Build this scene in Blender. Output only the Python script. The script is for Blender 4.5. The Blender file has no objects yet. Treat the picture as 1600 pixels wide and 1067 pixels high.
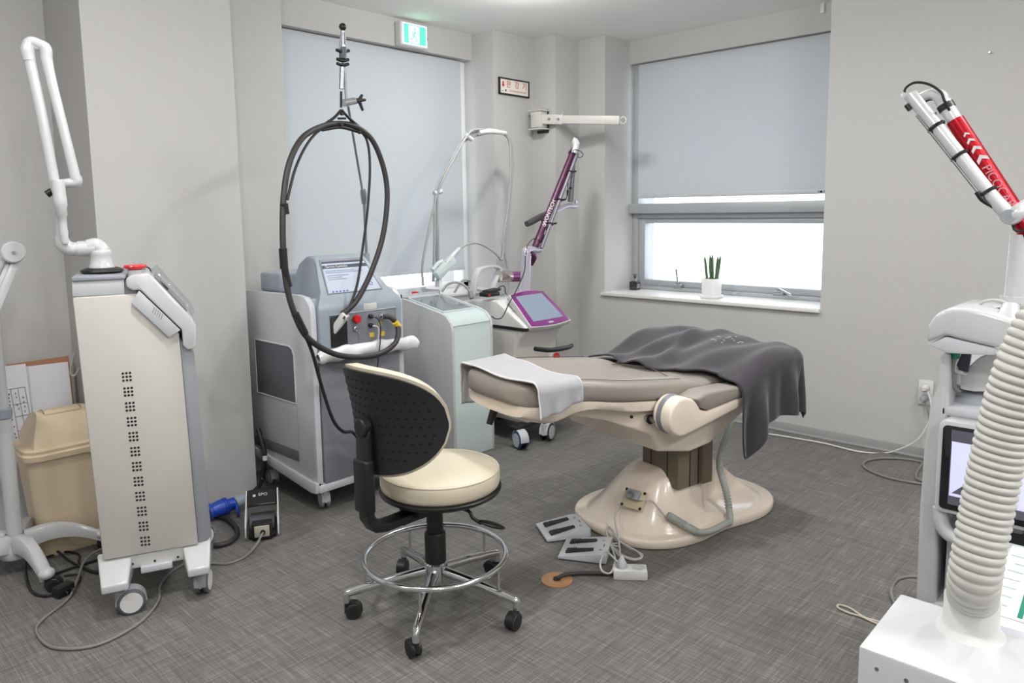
import bpy, bmesh, math, random
from mathutils import Vector, Matrix
random.seed(7)
SC = bpy.context.scene
COL = SC.collection
PI = math.pi
rad = math.radians

# ------------------------------------------------------------------ camera
F_PX, CY = 1162.08, 470.63
YAW, PITCH, ROLL, CAM_H = rad(43.0506), rad(6.8946), rad(-0.7416), 1.35
fw = Vector((math.cos(YAW)*math.cos(PITCH), math.sin(YAW)*math.cos(PITCH), -math.sin(PITCH)))
r0 = Vector((math.sin(YAW), -math.cos(YAW), 0)); u0 = r0.cross(fw)
cr = math.cos(ROLL)*r0 + math.sin(ROLL)*u0
cu = -math.sin(ROLL)*r0 + math.cos(ROLL)*u0
CAMPOS = Vector((0, 0, CAM_H))
cd = bpy.data.cameras.new('camera'); cam = bpy.data.objects.new('camera', cd); COL.objects.link(cam)
cam.matrix_world = Matrix(((cr.x, cu.x, -fw.x, 0), (cr.y, cu.y, -fw.y, 0), (cr.z, cu.z, -fw.z, CAM_H), (0, 0, 0, 1)))
cd.sensor_width = 36; cd.lens = F_PX/1600*36; cd.shift_y = (CY-533.5)/1600
cd.clip_start = .02; cd.clip_end = 100
SC.camera = cam

def at(x, y, X=None, Y=None, Z=None, D=None):
    """photo pixel -> point on the plane X=, Y= or Z= (or at depth D)"""
    d = (x-800)/F_PX*cr - (y-CY)/F_PX*cu + fw
    if X is not None: t = X/d.x
    elif Y is not None: t = Y/d.y
    elif Z is not None: t = (Z-CAM_H)/d.z
    else: t = D
    return CAMPOS + d*t

# ------------------------------------------------------------------ world, exposure
w = bpy.data.worlds.new('world'); SC.world = w; w.use_nodes = True
w.node_tree.nodes['Background'].inputs[0].default_value = (.93, .97, 1, 1)
w.node_tree.nodes['Background'].inputs[1].default_value = 3.2
SC.view_settings.view_transform = 'Standard'; SC.view_settings.look = 'None'
SC.view_settings.gamma = 1; SC.view_settings.use_curve_mapping = False
SC.view_settings.exposure = 0.0
LAMP_W = 9.0
LAMP_P = 17.0

# ------------------------------------------------------------------ materials
def lin(c):
    return tuple(((v/255)/12.92 if v/255 <= .04045 else ((v/255+.055)/1.055)**2.4) for v in c)
MATS = {}
def mat(name, rgb, rough=.5, metal=0, var=.03, scale=30, bump=0, bscale=200, coat=0, emit=None, estr=0, trans=0, sheen=0, alpha=None, spec=.5):
    if name in MATS: return MATS[name]
    m = bpy.data.materials.new(name); m.use_nodes = True; MATS[name] = m
    nt = m.node_tree; b = nt.nodes['Principled BSDF']; L = lin(rgb)
    tc = nt.nodes.new('ShaderNodeTexCoord'); nz = nt.nodes.new('ShaderNodeTexNoise')
    nz.inputs['Scale'].default_value = scale; nz.inputs['Detail'].default_value = 3
    nt.links.new(tc.outputs['Object'], nz.inputs['Vector'])
    mx = nt.nodes.new('ShaderNodeMix'); mx.data_type = 'RGBA'
    mx.inputs[6].default_value = (*[max(0, v*(1-var)) for v in L], 1)
    mx.inputs[7].default_value = (*[min(1, v*(1+var)) for v in L], 1)
    nt.links.new(nz.outputs['Fac'], mx.inputs[0]); nt.links.new(mx.outputs[2], b.inputs['Base Color'])
    b.inputs['Roughness'].default_value = rough; b.inputs['Metallic'].default_value = metal
    b.inputs['Specular IOR Level'].default_value = spec
    if coat: b.inputs['Coat Weight'].default_value = coat; b.inputs['Coat Roughness'].default_value = .08
    if sheen: b.inputs['Sheen Weight'].default_value = sheen; b.inputs['Sheen Roughness'].default_value = .5
    if trans: b.inputs['Transmission Weight'].default_value = trans
    if emit: b.inputs['Emission Color'].default_value = (*lin(emit), 1); b.inputs['Emission Strength'].default_value = estr
    if bump:
        n2 = nt.nodes.new('ShaderNodeTexNoise'); n2.inputs['Scale'].default_value = bscale
        nt.links.new(tc.outputs['Object'], n2.inputs['Vector'])
        bp = nt.nodes.new('ShaderNodeBump'); bp.inputs['Strength'].default_value = bump; bp.inputs['Distance'].default_value = .002
        nt.links.new(n2.outputs['Fac'], bp.inputs['Height']); nt.links.new(bp.outputs['Normal'], b.inputs['Normal'])
    return m

def wall_mat():
    m = bpy.data.materials.new('grey_wallpaper'); m.use_nodes = True; nt = m.node_tree; b = nt.nodes['Principled BSDF']
    g = nt.nodes.new('ShaderNodeNewGeometry')
    mp = nt.nodes.new('ShaderNodeMapping'); mp.inputs['Scale'].default_value = (70, 70, 9)
    nt.links.new(g.outputs['Position'], mp.inputs['Vector'])
    n = nt.nodes.new('ShaderNodeTexNoise'); n.inputs['Scale'].default_value = 4; n.inputs['Detail'].default_value = 4
    nt.links.new(mp.outputs['Vector'], n.inputs['Vector'])
    mx = nt.nodes.new('ShaderNodeMix'); mx.data_type = 'RGBA'
    mx.inputs[6].default_value = (*lin((184, 183, 181)), 1); mx.inputs[7].default_value = (*lin((195, 194, 193)), 1)
    nt.links.new(n.outputs['Fac'], mx.inputs[0]); nt.links.new(mx.outputs[2], b.inputs['Base Color'])
    b.inputs['Roughness'].default_value = .75
    bp = nt.nodes.new('ShaderNodeBump'); bp.inputs['Strength'].default_value = .12; bp.inputs['Distance'].default_value = .001
    nt.links.new(n.outputs['Fac'], bp.inputs['Height']); nt.links.new(bp.outputs['Normal'], b.inputs['Normal'])
    return m

def floor_mat():
    m = bpy.data.materials.new('woven_vinyl'); m.use_nodes = True; nt = m.node_tree; b = nt.nodes['Principled BSDF']
    g = nt.nodes.new('ShaderNodeNewGeometry')
    outs = []
    for sc, ns in (((7, 360, 1), 1.0), ((360, 7, 1), 1.0), ((2, 90, 1), 1.0), ((90, 2, 1), 1.0)):
        mp = nt.nodes.new('ShaderNodeMapping'); mp.inputs['Scale'].default_value = sc
        mp.inputs['Rotation'].default_value = (0, 0, rad(2))
        nt.links.new(g.outputs['Position'], mp.inputs['Vector'])
        n = nt.nodes.new('ShaderNodeTexNoise'); n.inputs['Scale'].default_value = ns; n.inputs['Detail'].default_value = 2; n.inputs['Roughness'].default_value = .6
        nt.links.new(mp.outputs['Vector'], n.inputs['Vector']); outs.append(n.outputs['Fac'])
    def mth(op, a, c):
        k = nt.nodes.new('ShaderNodeMath'); k.operation = op
        for i, v in enumerate((a, c)):
            if isinstance(v, (int, float)): k.inputs[i].default_value = v
            else: nt.links.new(v, k.inputs[i])
        return k.outputs[0]
    fine = mth('ADD', outs[0], outs[1]); coarse = mth('ADD', outs[2], outs[3])
    t = mth('ADD', mth('MULTIPLY', fine, .36), mth('MULTIPLY', coarse, .14))
    rp = nt.nodes.new('ShaderNodeValToRGB')
    e = rp.color_ramp.elements; e[0].position = .40; e[0].color = (*lin((84, 82, 80)), 1); e[1].position = .63; e[1].color = (*lin((146, 143, 138)), 1)
    x = e.new(.5); x.color = (*lin((106, 104, 101)), 1)
    nt.links.new(t, rp.inputs[0]); nt.links.new(rp.outputs[0], b.inputs['Base Color'])
    b.inputs['Roughness'].default_value = .62; b.inputs['Specular IOR Level'].default_value = .35
    bp = nt.nodes.new('ShaderNodeBump'); bp.inputs['Strength'].default_value = .25; bp.inputs['Distance'].default_value = .001
    nt.links.new(t, bp.inputs['Height']); nt.links.new(bp.outputs['Normal'], b.inputs['Normal'])
    return m

def blind_mat():
    m = bpy.data.materials.new('blind_fabric'); m.use_nodes = True; nt = m.node_tree
    for n in list(nt.nodes): nt.nodes.remove(n)
    o = nt.nodes.new('ShaderNodeOutputMaterial'); d = nt.nodes.new('ShaderNodeBsdfDiffuse'); t = nt.nodes.new('ShaderNodeBsdfTranslucent'); mx = nt.nodes.new('ShaderNodeMixShader')
    g = nt.nodes.new('ShaderNodeNewGeometry'); n = nt.nodes.new('ShaderNodeTexNoise'); n.inputs['Scale'].default_value = 90
    cm = nt.nodes.new('ShaderNodeMix'); cm.data_type = 'RGBA'
    cm.inputs[6].default_value = (*lin((204, 209, 213)), 1); cm.inputs[7].default_value = (*lin((213, 217, 220)), 1)
    nt.links.new(g.outputs['Position'], n.inputs['Vector']); nt.links.new(n.outputs['Fac'], cm.inputs[0]); nt.links.new(cm.outputs[2], d.inputs[0])
    t.inputs[0].default_value = (.62, .68, .72, 1); mx.inputs[0].default_value = .22
    nt.links.new(d.outputs[0], mx.inputs[1]); nt.links.new(t.outputs[0], mx.inputs[2]); nt.links.new(mx.outputs[0], o.inputs[0])
    return m

def pane_mat(name, tcol=(.95, .97, 1), gloss=.08, rough=.02):
    if name in MATS: return MATS[name]
    m = bpy.data.materials.new(name); m.use_nodes = True; nt = m.node_tree; MATS[name] = m
    for n in list(nt.nodes): nt.nodes.remove(n)
    o = nt.nodes.new('ShaderNodeOutputMaterial'); d = nt.nodes.new('ShaderNodeBsdfTransparent'); t = nt.nodes.new('ShaderNodeBsdfGlossy'); mx = nt.nodes.new('ShaderNodeMixShader')
    d.inputs[0].default_value = (*tcol, 1); t.inputs['Roughness'].default_value = rough; mx.inputs[0].default_value = gloss
    nt.links.new(d.outputs[0], mx.inputs[1]); nt.links.new(t.outputs[0], mx.inputs[2]); nt.links.new(mx.outputs[0], o.inputs[0])
    return m

M_WALL, M_FLOOR, M_BLIND = wall_mat(), floor_mat(), blind_mat()
M_CEIL = mat('ceiling_paint', (244, 243, 240), .9, var=.01)
M_WHITE = mat('white_plastic', (216, 215, 214), .35)
M_WHITE2 = mat('white_gloss_plastic', (198, 200, 202), .22, coat=.3)
M_OFFW = mat('offwhite_panel', (199, 196, 190), .42, bump=.08, bscale=600)
M_CREAM = mat('cream_leatherette', (212, 202, 181), .42, bump=.15, bscale=300)
M_BEIGE = mat('beige_gloss_shell', (238, 224, 209), .22, coat=.5)
M_TAUPE = mat('taupe_leatherette', (150, 143, 136), .38, bump=.18, bscale=350)
M_TAUPE2 = mat('taupe_stitch', (92, 84, 79), .7)
M_BLACK = mat('black_plastic', (24, 24, 25), .42)
M_RUB = mat('black_rubber', (34, 34, 35), .55)
M_SHELL = mat('black_shell', (33, 34, 38), .5, bump=.1, bscale=500)
M_CHROME = mat('chrome', (218, 220, 222), .12, metal=1)
M_STEEL = mat('brushed_steel', (176, 178, 181), .32, metal=1)
M_ALU = mat('window_aluminium', (176, 180, 184), .4, metal=.25)
M_SILV = mat('silver_paint', (212, 213, 216), .3, metal=.25)
M_GREY = mat('grey_plastic', (150, 154, 160), .45)
M_LGREY = mat('light_grey_plastic', (196, 199, 204), .42)
M_BLUEG = mat('bluegrey_plastic', (150, 160, 171), .42)
M_DGREY = mat('dark_grey_grille', (92, 95, 101), .55, bump=.3, bscale=900)
M_MGREY = mat('mid_grey_panel', (124, 127, 135), .5)
M_MINT = mat('mint_panel', (196, 209, 209), .3, coat=.2)
M_RED = mat('red_button', (206, 24, 30), .3, coat=.3)
M_REDM = mat('red_anodised', (176, 18, 36), .28, metal=.6)
M_PURP = mat('purple_anodised', (80, 36, 68), .38, metal=.2)
M_PURPG = mat('purple_gloss', (124, 44, 118), .2, coat=.5)
M_LAV = mat('lavender_silver', (190, 186, 200), .3, metal=.4)
M_BLUE = mat('blue_plug_plastic', (28, 70, 178), .35)
M_NAVY = mat('navy_rubber', (36, 58, 104), .45)
M_BIN = mat('tan_bin_plastic', (222, 203, 174), .45)
M_PAPER = mat('white_paper', (226, 226, 232), .8)
M_CARD = mat('brown_cardboard', (168, 120, 92), .8)
M_INK = mat('grey_ink', (96, 96, 104), .8)
M_INKB = mat('black_ink', (20, 20, 22), .8)
M_REDINK = mat('red_ink', (196, 30, 34), .6)
M_BLANKET = mat('charcoal_fleece', (62, 59, 65), .95, var=.14, scale=60, bump=.5, bscale=420, sheen=.35, spec=.1)
M_TOWEL = mat('pale_grey_towel', (178, 178, 182), .95, var=.06, scale=70, bump=.5, bscale=500, sheen=.25, spec=.1)
M_HEM = mat('pale_towel_hem', (224, 223, 224), .95, bump=.6, bscale=300)
M_CABG = mat('grey_cable', (128, 126, 122), .5)
M_CABL = mat('light_grey_cable', (186, 184, 180), .5)
M_CABW = mat('white_cable', (226, 224, 220), .45)
M_CABK = mat('black_cable', (26, 26, 28), .5)
M_HOSEK = mat('charcoal_hose', (48, 46, 46), .5, bump=.2, bscale=150)
M_HOSEG = mat('sage_grey_hose', (172, 176, 170), .5)
M_HOSEW = mat('ivory_corrugated_hose', (194, 193, 187), .5)
M_COPPER = mat('copper_plate', (200, 152, 110), .32, metal=.45)
M_OLIVE = mat('olive_column', (120, 112, 94), .5)
M_POT = mat('white_ceramic', (240, 240, 240), .35)
M_LEAF = mat('dark_green_leaf', (74, 98, 66), .5, var=.25, scale=60)
M_SOIL = mat('soil', (70, 54, 42), .95)
M_BOTTLE = mat('dark_glass', (38, 34, 34), .1, coat=.6)
M_YEL = mat('yellow_sticker', (224, 196, 60), .5)
M_GREEN = mat('green_plastic', (0, 122, 94), .4)
M_BASEB = mat('grey_baseboard', (168, 168, 168), .35, metal=.2)
M_SCRW = mat('lcd_lit_page', (150, 156, 166), .5, emit=(214, 226, 246), estr=.34, spec=.2)
M_SCRB = mat('lcd_bar_dark', (60, 66, 80), .5, emit=(84, 92, 112), estr=.2, spec=.2)
M_SCRI = mat('lcd_ink', (90, 104, 136), .5, emit=(120, 136, 168), estr=.3, spec=.2)
M_SCRG = mat('lcd_grey_blue', (132, 146, 162), .12, coat=.4)
M_SCRD = mat('lcd_off_grey', (120, 126, 130), .06, coat=.6)
M_GLASSK = mat('black_glass', (16, 17, 22), .08, coat=.5)
M_SCRP = mat('lcd_lavender_picture', (206, 206, 236), .2, emit=(196, 198, 232), estr=.5)
M_SCRS = mat('lcd_slate', (86, 86, 96), .2, emit=(70, 70, 80), estr=.3)
M_EXITG = mat('exit_green_light', (70, 220, 150), .4, emit=(80, 225, 158), estr=1.3)
M_EXITW = mat('exit_white_light', (240, 255, 248), .4, emit=(236, 255, 246), estr=1.6)
M_LAMP = mat('lamp_diffuser', (255, 255, 255), .4, emit=(255, 250, 244), estr=9)
M_CLEAR = pane_mat('clear_acrylic', (.92, .94, .95), .12)
M_GLASS = pane_mat('window_glass', (.96, .98, 1), .05)
M_WRAP = mat('clear_film_wrap', (226, 226, 228), .25, bump=.8, bscale=40, coat=.4)

# ------------------------------------------------------------------ mesh helpers
def mj(*bms):
    out = bms[0]
    for b in bms[1:]:
        me = bpy.data.meshes.new('tmp'); b.to_mesh(me); b.free(); out.from_mesh(me); bpy.data.meshes.remove(me)
    return out
def tf(bm, loc=(0, 0, 0), rx=0, ry=0, rz=0, sc=None):
    m = Matrix.Translation(loc) @ Matrix.Rotation(rz, 4, 'Z') @ Matrix.Rotation(ry, 4, 'Y') @ Matrix.Rotation(rx, 4, 'X')
    if sc: m = m @ Matrix.Diagonal((*sc, 1))
    bm.transform(m); return bm
def bev(bm, b, seg=2, ang=30):
    if b > 0:
        es = [e for e in bm.edges if len(e.link_faces) == 2 and e.calc_face_angle(0) > rad(ang)]
        bmesh.ops.bevel(bm, geom=es, offset=b, segments=seg, profile=.5, affect='EDGES', clamp_overlap=True)
    return bm
def box(x0, x1, y0, y1, z0, z1, b=0, seg=2):
    bm = bmesh.new(); bmesh.ops.create_cube(bm, size=1)
    bm.transform(Matrix.Translation(((x0+x1)/2, (y0+y1)/2, (z0+z1)/2)) @ Matrix.Diagonal((abs(x1-x0), abs(y1-y0), abs(z1-z0), 1)))
    return bev(bm, b, seg)
def prism(poly, a0, a1, plane='xz', b=0, seg=2, ang=30):
    """polygon extruded along the third axis"""
    bm = bmesh.new()
    def P(p, a):
        return {'xz': (p[0], a, p[1]), 'yz': (a, p[0], p[1]), 'xy': (p[0], p[1], a)}[plane]
    lo = [bm.verts.new(P(p, a0)) for p in poly]; hi = [bm.verts.new(P(p, a1)) for p in poly]
    n = len(poly); bm.faces.new(lo); bm.faces.new(hi)
    for i in range(n): bm.faces.new((lo[i], lo[(i+1) % n], hi[(i+1) % n], hi[i]))
    bmesh.ops.recalc_face_normals(bm, faces=bm.faces[:])
    return bev(bm, b, seg, ang)
def lathe(prof, n=32, loc=(0, 0, 0), axis='z'):
    bm = bmesh.new(); rings = []
    for (r, z) in prof:
        if r < 1e-6: rings.append([bm.verts.new((0, 0, z))])
        else: rings.append([bm.verts.new((r*math.cos(2*PI*i/n), r*math.sin(2*PI*i/n), z)) for i in range(n)])
    for a, c in zip(rings, rings[1:]):
        for i in range(n):
            j = (i+1) % n
            if len(a) == 1 and len(c) == 1: continue
            if len(a) == 1: bm.faces.new((a[0], c[i], c[j]))
            elif len(c) == 1: bm.faces.new((a[i], a[j], c[0]))
            else: bm.faces.new((a[i], a[j], c[j], c[i]))
    for r in (rings[0], rings[-1]):
        if len(r) > 2: bm.faces.new(r)
    bmesh.ops.recalc_face_normals(bm, faces=bm.faces[:])
    if axis == 'x': bm.transform(Matrix.Rotation(PI/2, 4, 'Y'))
    if axis == 'y': bm.transform(Matrix.Rotation(-PI/2, 4, 'X'))
    bm.transform(Matrix.Translation(loc)); return bm
def cyl(r, z0, z1, n=28, loc=(0, 0, 0), axis='z', b=0):
    if b: return lathe([(0, z0), (r-b, z0), (r, z0+b), (r, z1-b), (r-b, z1), (0, z1)], n, loc, axis)
    return lathe([(0, z0), (r, z0), (r, z1), (0, z1)], n, loc, axis)
def spline(pts, k=8, closed=False):
    P = [Vector(p) for p in pts]; n = len(P); out = []
    if n < 3: return P
    rng = range(n if closed else n-1)
    for i in rng:
        p0 = P[(i-1) % n] if closed or i > 0 else P[0]*2-P[1]
        p1, p2 = P[i], P[(i+1) % n]
        p3 = P[(i+2) % n] if closed or i+2 < n else P[-1]*2-P[-2]
        for j in range(k):
            t = j/k
            out.append(.5*((2*p1)+(p2-p0)*t+(2*p0-5*p1+4*p2-p3)*t*t+(3*p1-p0-3*p2+p3)*t**3))
    if not closed: out.append(P[-1])
    return out
def tube(pts, r, n=10, closed=False, k=8, smooth=True):
    """round tube along points; r a number or a list along the resampled path"""
    P = spline(pts, k, closed) if smooth and len(pts) > 2 else [Vector(p) for p in pts]
    m = len(P); bm = bmesh.new(); rings = []
    R = (lambda t: r) if not isinstance(r, (list, tuple)) else (lambda t: r[0]+(0) if len(r) == 1 else r[min(int(t*(len(r)-1)), len(r)-2)]*(1-(t*(len(r)-1)-min(int(t*(len(r)-1)), len(r)-2)))+r[min(int(t*(len(r)-1)), len(r)-2)+1]*(t*(len(r)-1)-min(int(t*(len(r)-1)), len(r)-2)))
    nrm = None
    for i in range(m):
        if closed: t = P[(i+1) % m]-P[i-1]
        else: t = P[min(i+1, m-1)]-P[max(i-1, 0)]
        t = t.normalized() if t.length > 1e-9 else Vector((0, 0, 1))
        if nrm is None: nrm = t.orthogonal().normalized()
        nrm = (nrm-t*nrm.dot(t)); nrm = nrm.normalized() if nrm.length > 1e-6 else t.orthogonal().normalized()
        bi = t.cross(nrm); rr = R(i/max(1, m-1))
        rings.append([bm.verts.new(P[i]+(nrm*math.cos(2*PI*q/n)+bi*math.sin(2*PI*q/n))*rr) for q in range(n)])
    for i in range(m if closed else m-1):
        a, c = rings[i], rings[(i+1) % m]
        for q in range(n): bm.faces.new((a[q], a[(q+1) % n], c[(q+1) % n], c[q]))
    if not closed: bm.faces.new(rings[0][::-1]); bm.faces.new(rings[-1])
    bmesh.ops.recalc_face_normals(bm, faces=bm.faces[:])
    return bm
def rod(a, c, r, n=16, r2=None):
    return tube([a, c], r if r2 is None else [r, r2], n, smooth=False)
def ell(rx, ry, rz, loc=(0, 0, 0), u=20, v=12):
    bm = bmesh.new(); bmesh.ops.create_uvsphere(bm, u_segments=u, v_segments=v, radius=1)
    bm.transform(Matrix.Translation(loc) @ Matrix.Diagonal((rx, ry, rz, 1))); return bm
def torus(R, r, loc=(0, 0, 0), n=48, k=12):
    return tf(tube([(R*math.cos(2*PI*i/n), R*math.sin(2*PI*i/n), 0) for i in range(n)], r, k, True, smooth=False), loc)
def rrect(x0, x1, y0, y1, r, k=6):
    out = []
    for (cx, cy, a) in ((x1-r, y1-r, 0), (x0+r, y1-r, 90), (x0+r, y0+r, 180), (x1-r, y0+r, 270)):
        for i in range(k+1):
            t = rad(a+90*i/k); out.append((cx+r*math.cos(t), cy+r*math.sin(t)))
    return out
def loft(rings, cap=True):
    bm = bmesh.new(); V = [[bm.verts.new(p) for p in r] for r in rings]; n = len(V[0])
    for a, c in zip(V, V[1:]):
        for i in range(n): bm.faces.new((a[i], a[(i+1) % n], c[(i+1) % n], c[i]))
    if cap: bm.faces.new(V[0]); bm.faces.new(V[-1])
    bmesh.ops.recalc_face_normals(bm, faces=bm.faces[:]); return bm
def grid(f, nu, nv):
    bm = bmesh.new(); V = [[bm.verts.new(f(i/nu, j/nv)) for j in range(nv+1)] for i in range(nu+1)]
    for i in range(nu):
        for j in range(nv): bm.faces.new((V[i][j], V[i+1][j], V[i+1][j+1], V[i][j+1]))
    bmesh.ops.recalc_face_normals(bm, faces=bm.faces[:]); return bm

def obj(name, bm, m, parent=None, sharp=40, label=None):
    me = bpy.data.meshes.new(name); bm.to_mesh(me); bm.free()
    me.materials.append(m)
    for p in me.polygons: p.use_smooth = True
    me.set_sharp_from_angle(angle=rad(sharp))
    o = bpy.data.objects.new(name, me); COL.objects.link(o)
    if parent: o.parent = parent
    if label: o['label'] = label
    return o
def share(o, parent, loc=(0, 0, 0), rz=0):
    c = o.copy(); COL.objects.link(c); c.parent = parent; c.location = loc; c.rotation_euler = (0, 0, rz); return c
def thing(name, label, cat, loc=(0, 0, 0), rz=0, group=None):
    o = bpy.data.objects.new(name, None); COL.objects.link(o); o.empty_display_size = .05
    o.location = loc; o.rotation_euler = (0, 0, rz); o['label'] = label; o['category'] = cat
    if group: o['group'] = group
    return o
def tag(o, label, cat, group=None):
    o['label'] = label; o['category'] = cat
    if group: o['group'] = group
    return o
def struct(name, bm, m, parent=None):
    o = obj(name, bm, m, parent, 30)
    if not parent: o['kind'] = 'structure'
    return o
def loc(root, p):
    """world point -> local point of an upright root"""
    return Matrix.Rotation(-root.rotation_euler.z, 3, 'Z') @ (Vector(p)-Vector(root.location))
def text(name, s, size, m, parent, mtx, ext=.0006, align='CENTER', label=None):
    cu_ = bpy.data.curves.new(name, 'FONT'); cu_.body = s; cu_.size = size; cu_.extrude = ext; cu_.align_x = align; cu_.align_y = 'CENTER'; cu_.resolution_u = 3
    o = bpy.data.objects.new(name, cu_); COL.objects.link(o)
    me = bpy.data.meshes.new_from_object(o.evaluated_get(bpy.context.evaluated_depsgraph_get()))
    COL.objects.unlink(o); bpy.data.objects.remove(o)
    me.transform(mtx); me.materials.clear(); me.materials.append(m); me.name = name
    q = bpy.data.objects.new(name, me); COL.objects.link(q); q.parent = parent
    if label: q['label'] = label
    return q
def frame(origin, xdir, ydir):
    x = Vector(xdir).normalized(); y = Vector(ydir); y = (y-x*y.dot(x)).normalized(); z = x.cross(y); o = Vector(origin)
    return Matrix(((x.x, y.x, z.x, o.x), (x.y, y.y, z.y, o.y), (x.z, y.z, z.z, o.z), (0, 0, 0, 1)))

# ================================================================== THE ROOM
ZC = 2.555
XR, XS = 4.35, 4.65            # right wall, its recessed soffit
YB, YS = 3.59, 3.795           # back wall, its recessed soffit
struct('floor', box(-2.2, 5.1, -2.2, 4.3, -.06, 0), M_FLOOR)
struct('ceiling', box(-2.2, 5.1, -2.2, 4.3, ZC, ZC+.1), M_CEIL)
struct('wall_right', mj(box(XR, 5.0, -2.2, 1.614, 0, ZC), box(XR, 5.0, 1.614, 3.15, 0, .742), box(XR, 5.0, 3.15, 3.38, 0, ZC),
                        box(XS, 5.0, 1.614, 3.15, 2.393, ZC)), M_WALL)
struct('wall_corner', mj(box(4.085, 5.0, 3.38, 4.2, 0, ZC), box(3.687, 4.085, YB, 4.2, 0, ZC)), M_WALL)
struct('wall_back', mj(box(1.692, 2.12, YB, 4.2, 0, ZC), box(2.12, 3.687, YB, 4.2, 0, .80), box(2.12, 3.687, YS, 4.2, 2.384, ZC)), M_WALL)
struct('wall_pillar', box(1.068, 1.692, 3.296, 4.2, 0, ZC), M_WALL)
struct('wall_left', box(-2.2, 1.068, 3.74, 4.2, 0, ZC), M_WALL)
struct('wall_rear', box(-2.2, -2.1, -2.1, 3.74, 0, ZC), M_WALL)
struct('wall_near', box(-2.1, XR, -2.2, -2.1, 0, ZC), M_WALL)
# baseboards
struct('baseboard_right', mj(box(XR-.012, XR, -2.1, 3.38, 0, .055, .003), box(XR-.03, XR-.012, -2.1, 3.38, 0, .012, .003)), M_BASEB)
struct('baseboard_corner', mj(box(4.073, 4.085, 3.38, YB, 0, .055, .002), box(4.073, XR-.012, 3.368, 3.38, 0, .055, .002), box(3.687, 4.073, YB-.012, YB, 0, .055, .002)), M_BASEB)

# right window (window_1): awning sash below, fixed light behind the blind above
def window_right():
    wn = bpy.data.objects.new('window_1', None); COL.objects.link(wn); wn['kind'] = 'structure'
    x0, x1 = 4.70, 4.80
    y0, y1 = 1.614, 3.15
    obj('window_frame', mj(box(x0, x1, y1-.05, y1, .765, 2.393, .002), box(x0, x1, y0, y0+.05, .765, 2.393, .002),
        box(x0-.02, x1, y0, y1, .765, .79, .002), box(x0, x1, y0+.05, y1-.05, 2.34, 2.393)), M_ALU, wn)
    obj('transom_bar', mj(box(x0-.055, x1, y0, y1, 1.322, 1.393, .004), box(x0-.01, x1, y0+.05, y1-.05, 1.288, 1.322, .002)), M_ALU, wn)
    sash = obj('sash_frame', mj(box(x0+.01, x1-.02, y1-.105, y1-.05, .79, 1.288, .004), box(x0+.01, x1-.02, y0+.05, y0+.105, .79, 1.288, .004),
        box(x0+.01, x1-.02, y0+.105, y1-.105, .79, .835, .004), box(x0+.01, x1-.02, y0+.105, y1-.105, 1.25, 1.288, .004)), M_ALU, wn)
    obj('pane', box(x0+.03, x0+.036, y0+.1, y1-.1, .83, 1.255), M_GLASS, wn)
    obj('pane', box(x0+.03, x0+.036, y0+.05, y1-.05, 1.39, 2.345), M_GLASS, wn)
    for k, (px, py) in enumerate(((1060, 447), (1218, 459))):
        p = at(px, py, X=x0-.005)
        h = obj('latch', mj(box(x0-.03, x0+.012, p.y-.035, p.y+.035, .79, .815, .004), cyl(.012, 0, .02, 14, (x0-.012, p.y, .81))), M_STEEL, wn)
        if k == 0: obj('latch_handle', mj(rod((x0-.012, p.y, .82), (x0-.012, p.y+.015, .925), .006, 10, .009)), M_CHROME, h)
        else: obj('latch_handle', mj(rod((x0-.012, p.y, .828), (x0-.07, p.y-.10, .80), .006, 10, .009)), M_CHROME, h)
    return wn
window_right()
struct('trim_1', box(XR-.025, 4.72, 1.614, 3.17, .742, .765, .003), mat('window_sill_stone', (226, 224, 221), .35))
# back window (window_2)
def window_back():
    wn = bpy.data.objects.new('window_2', None); COL.objects.link(wn); wn['kind'] = 'structure'
    y0, y1 = 3.87, 3.97
    obj('window_frame', mj(box(2.12, 2.17, y0, y1, .82, 2.384, .002), box(3.637, 3.687, y0, y1, .82, 2.384, .002), box(2.12, 3.687, y0, y1, .82, .855, .002),
        box(2.17, 3.637, y0, y1, 2.34, 2.384), box(3.40, 3.45, y0+.02, y1-.02, .855, 2.34), box(2.85, 2.90, y0+.02, y1-.02, .855, 2.34)), mat('white_window_frame', (232, 232, 234), .4), wn)
    for a, c in ((2.17, 2.85), (2.90, 3.40), (3.45, 3.637)):
        obj('pane', box(a, c, y0+.045, y0+.05, .855, 2.34), M_GLASS, wn)
window_back()
struct('trim_2', box(2.12, 3.687, YB-.01, 3.95, .80, .82, .003), M_WHITE)

def blind(name, label, axis, a0, a1, pos, z0, z1):
    t = thing(name, label, 'roller blind', group='roller blinds')
    if axis == 'y':      # cloth in plane X = pos, running along Y
        obj('blind_cloth', box(pos-.001, pos+.001, a0, a1, z0, z1), M_BLIND, t)
        obj('bottom_rail', box(pos-.008, pos+.008, a0, a1, z0-.03, z0, .004), M_LGREY, t)
        obj('roller_tube', cyl(.022, a0, a1, 18, (pos+.023, 0, z1), 'y'), M_LGREY, t)
    else:
        obj('blind_cloth', box(a0, a1, pos-.001, pos+.001, z0, z1), M_BLIND, t)
        obj('bottom_rail', box(a0, a1, pos-.008, pos+.008, z0-.03, z0, .004), M_LGREY, t)
        obj('roller_tube', cyl(.022, a0, a1, 18, (0, pos+.023, z1), 'x'), M_LGREY, t)
    return t
b1 = blind('roller_blind', 'pale grey roller blind half lowered over the window with the potted plant', 'y', 1.62, 3.085, 4.675, 1.462, 2.37)
mk = at(1283, 300, X=4.665)
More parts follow.
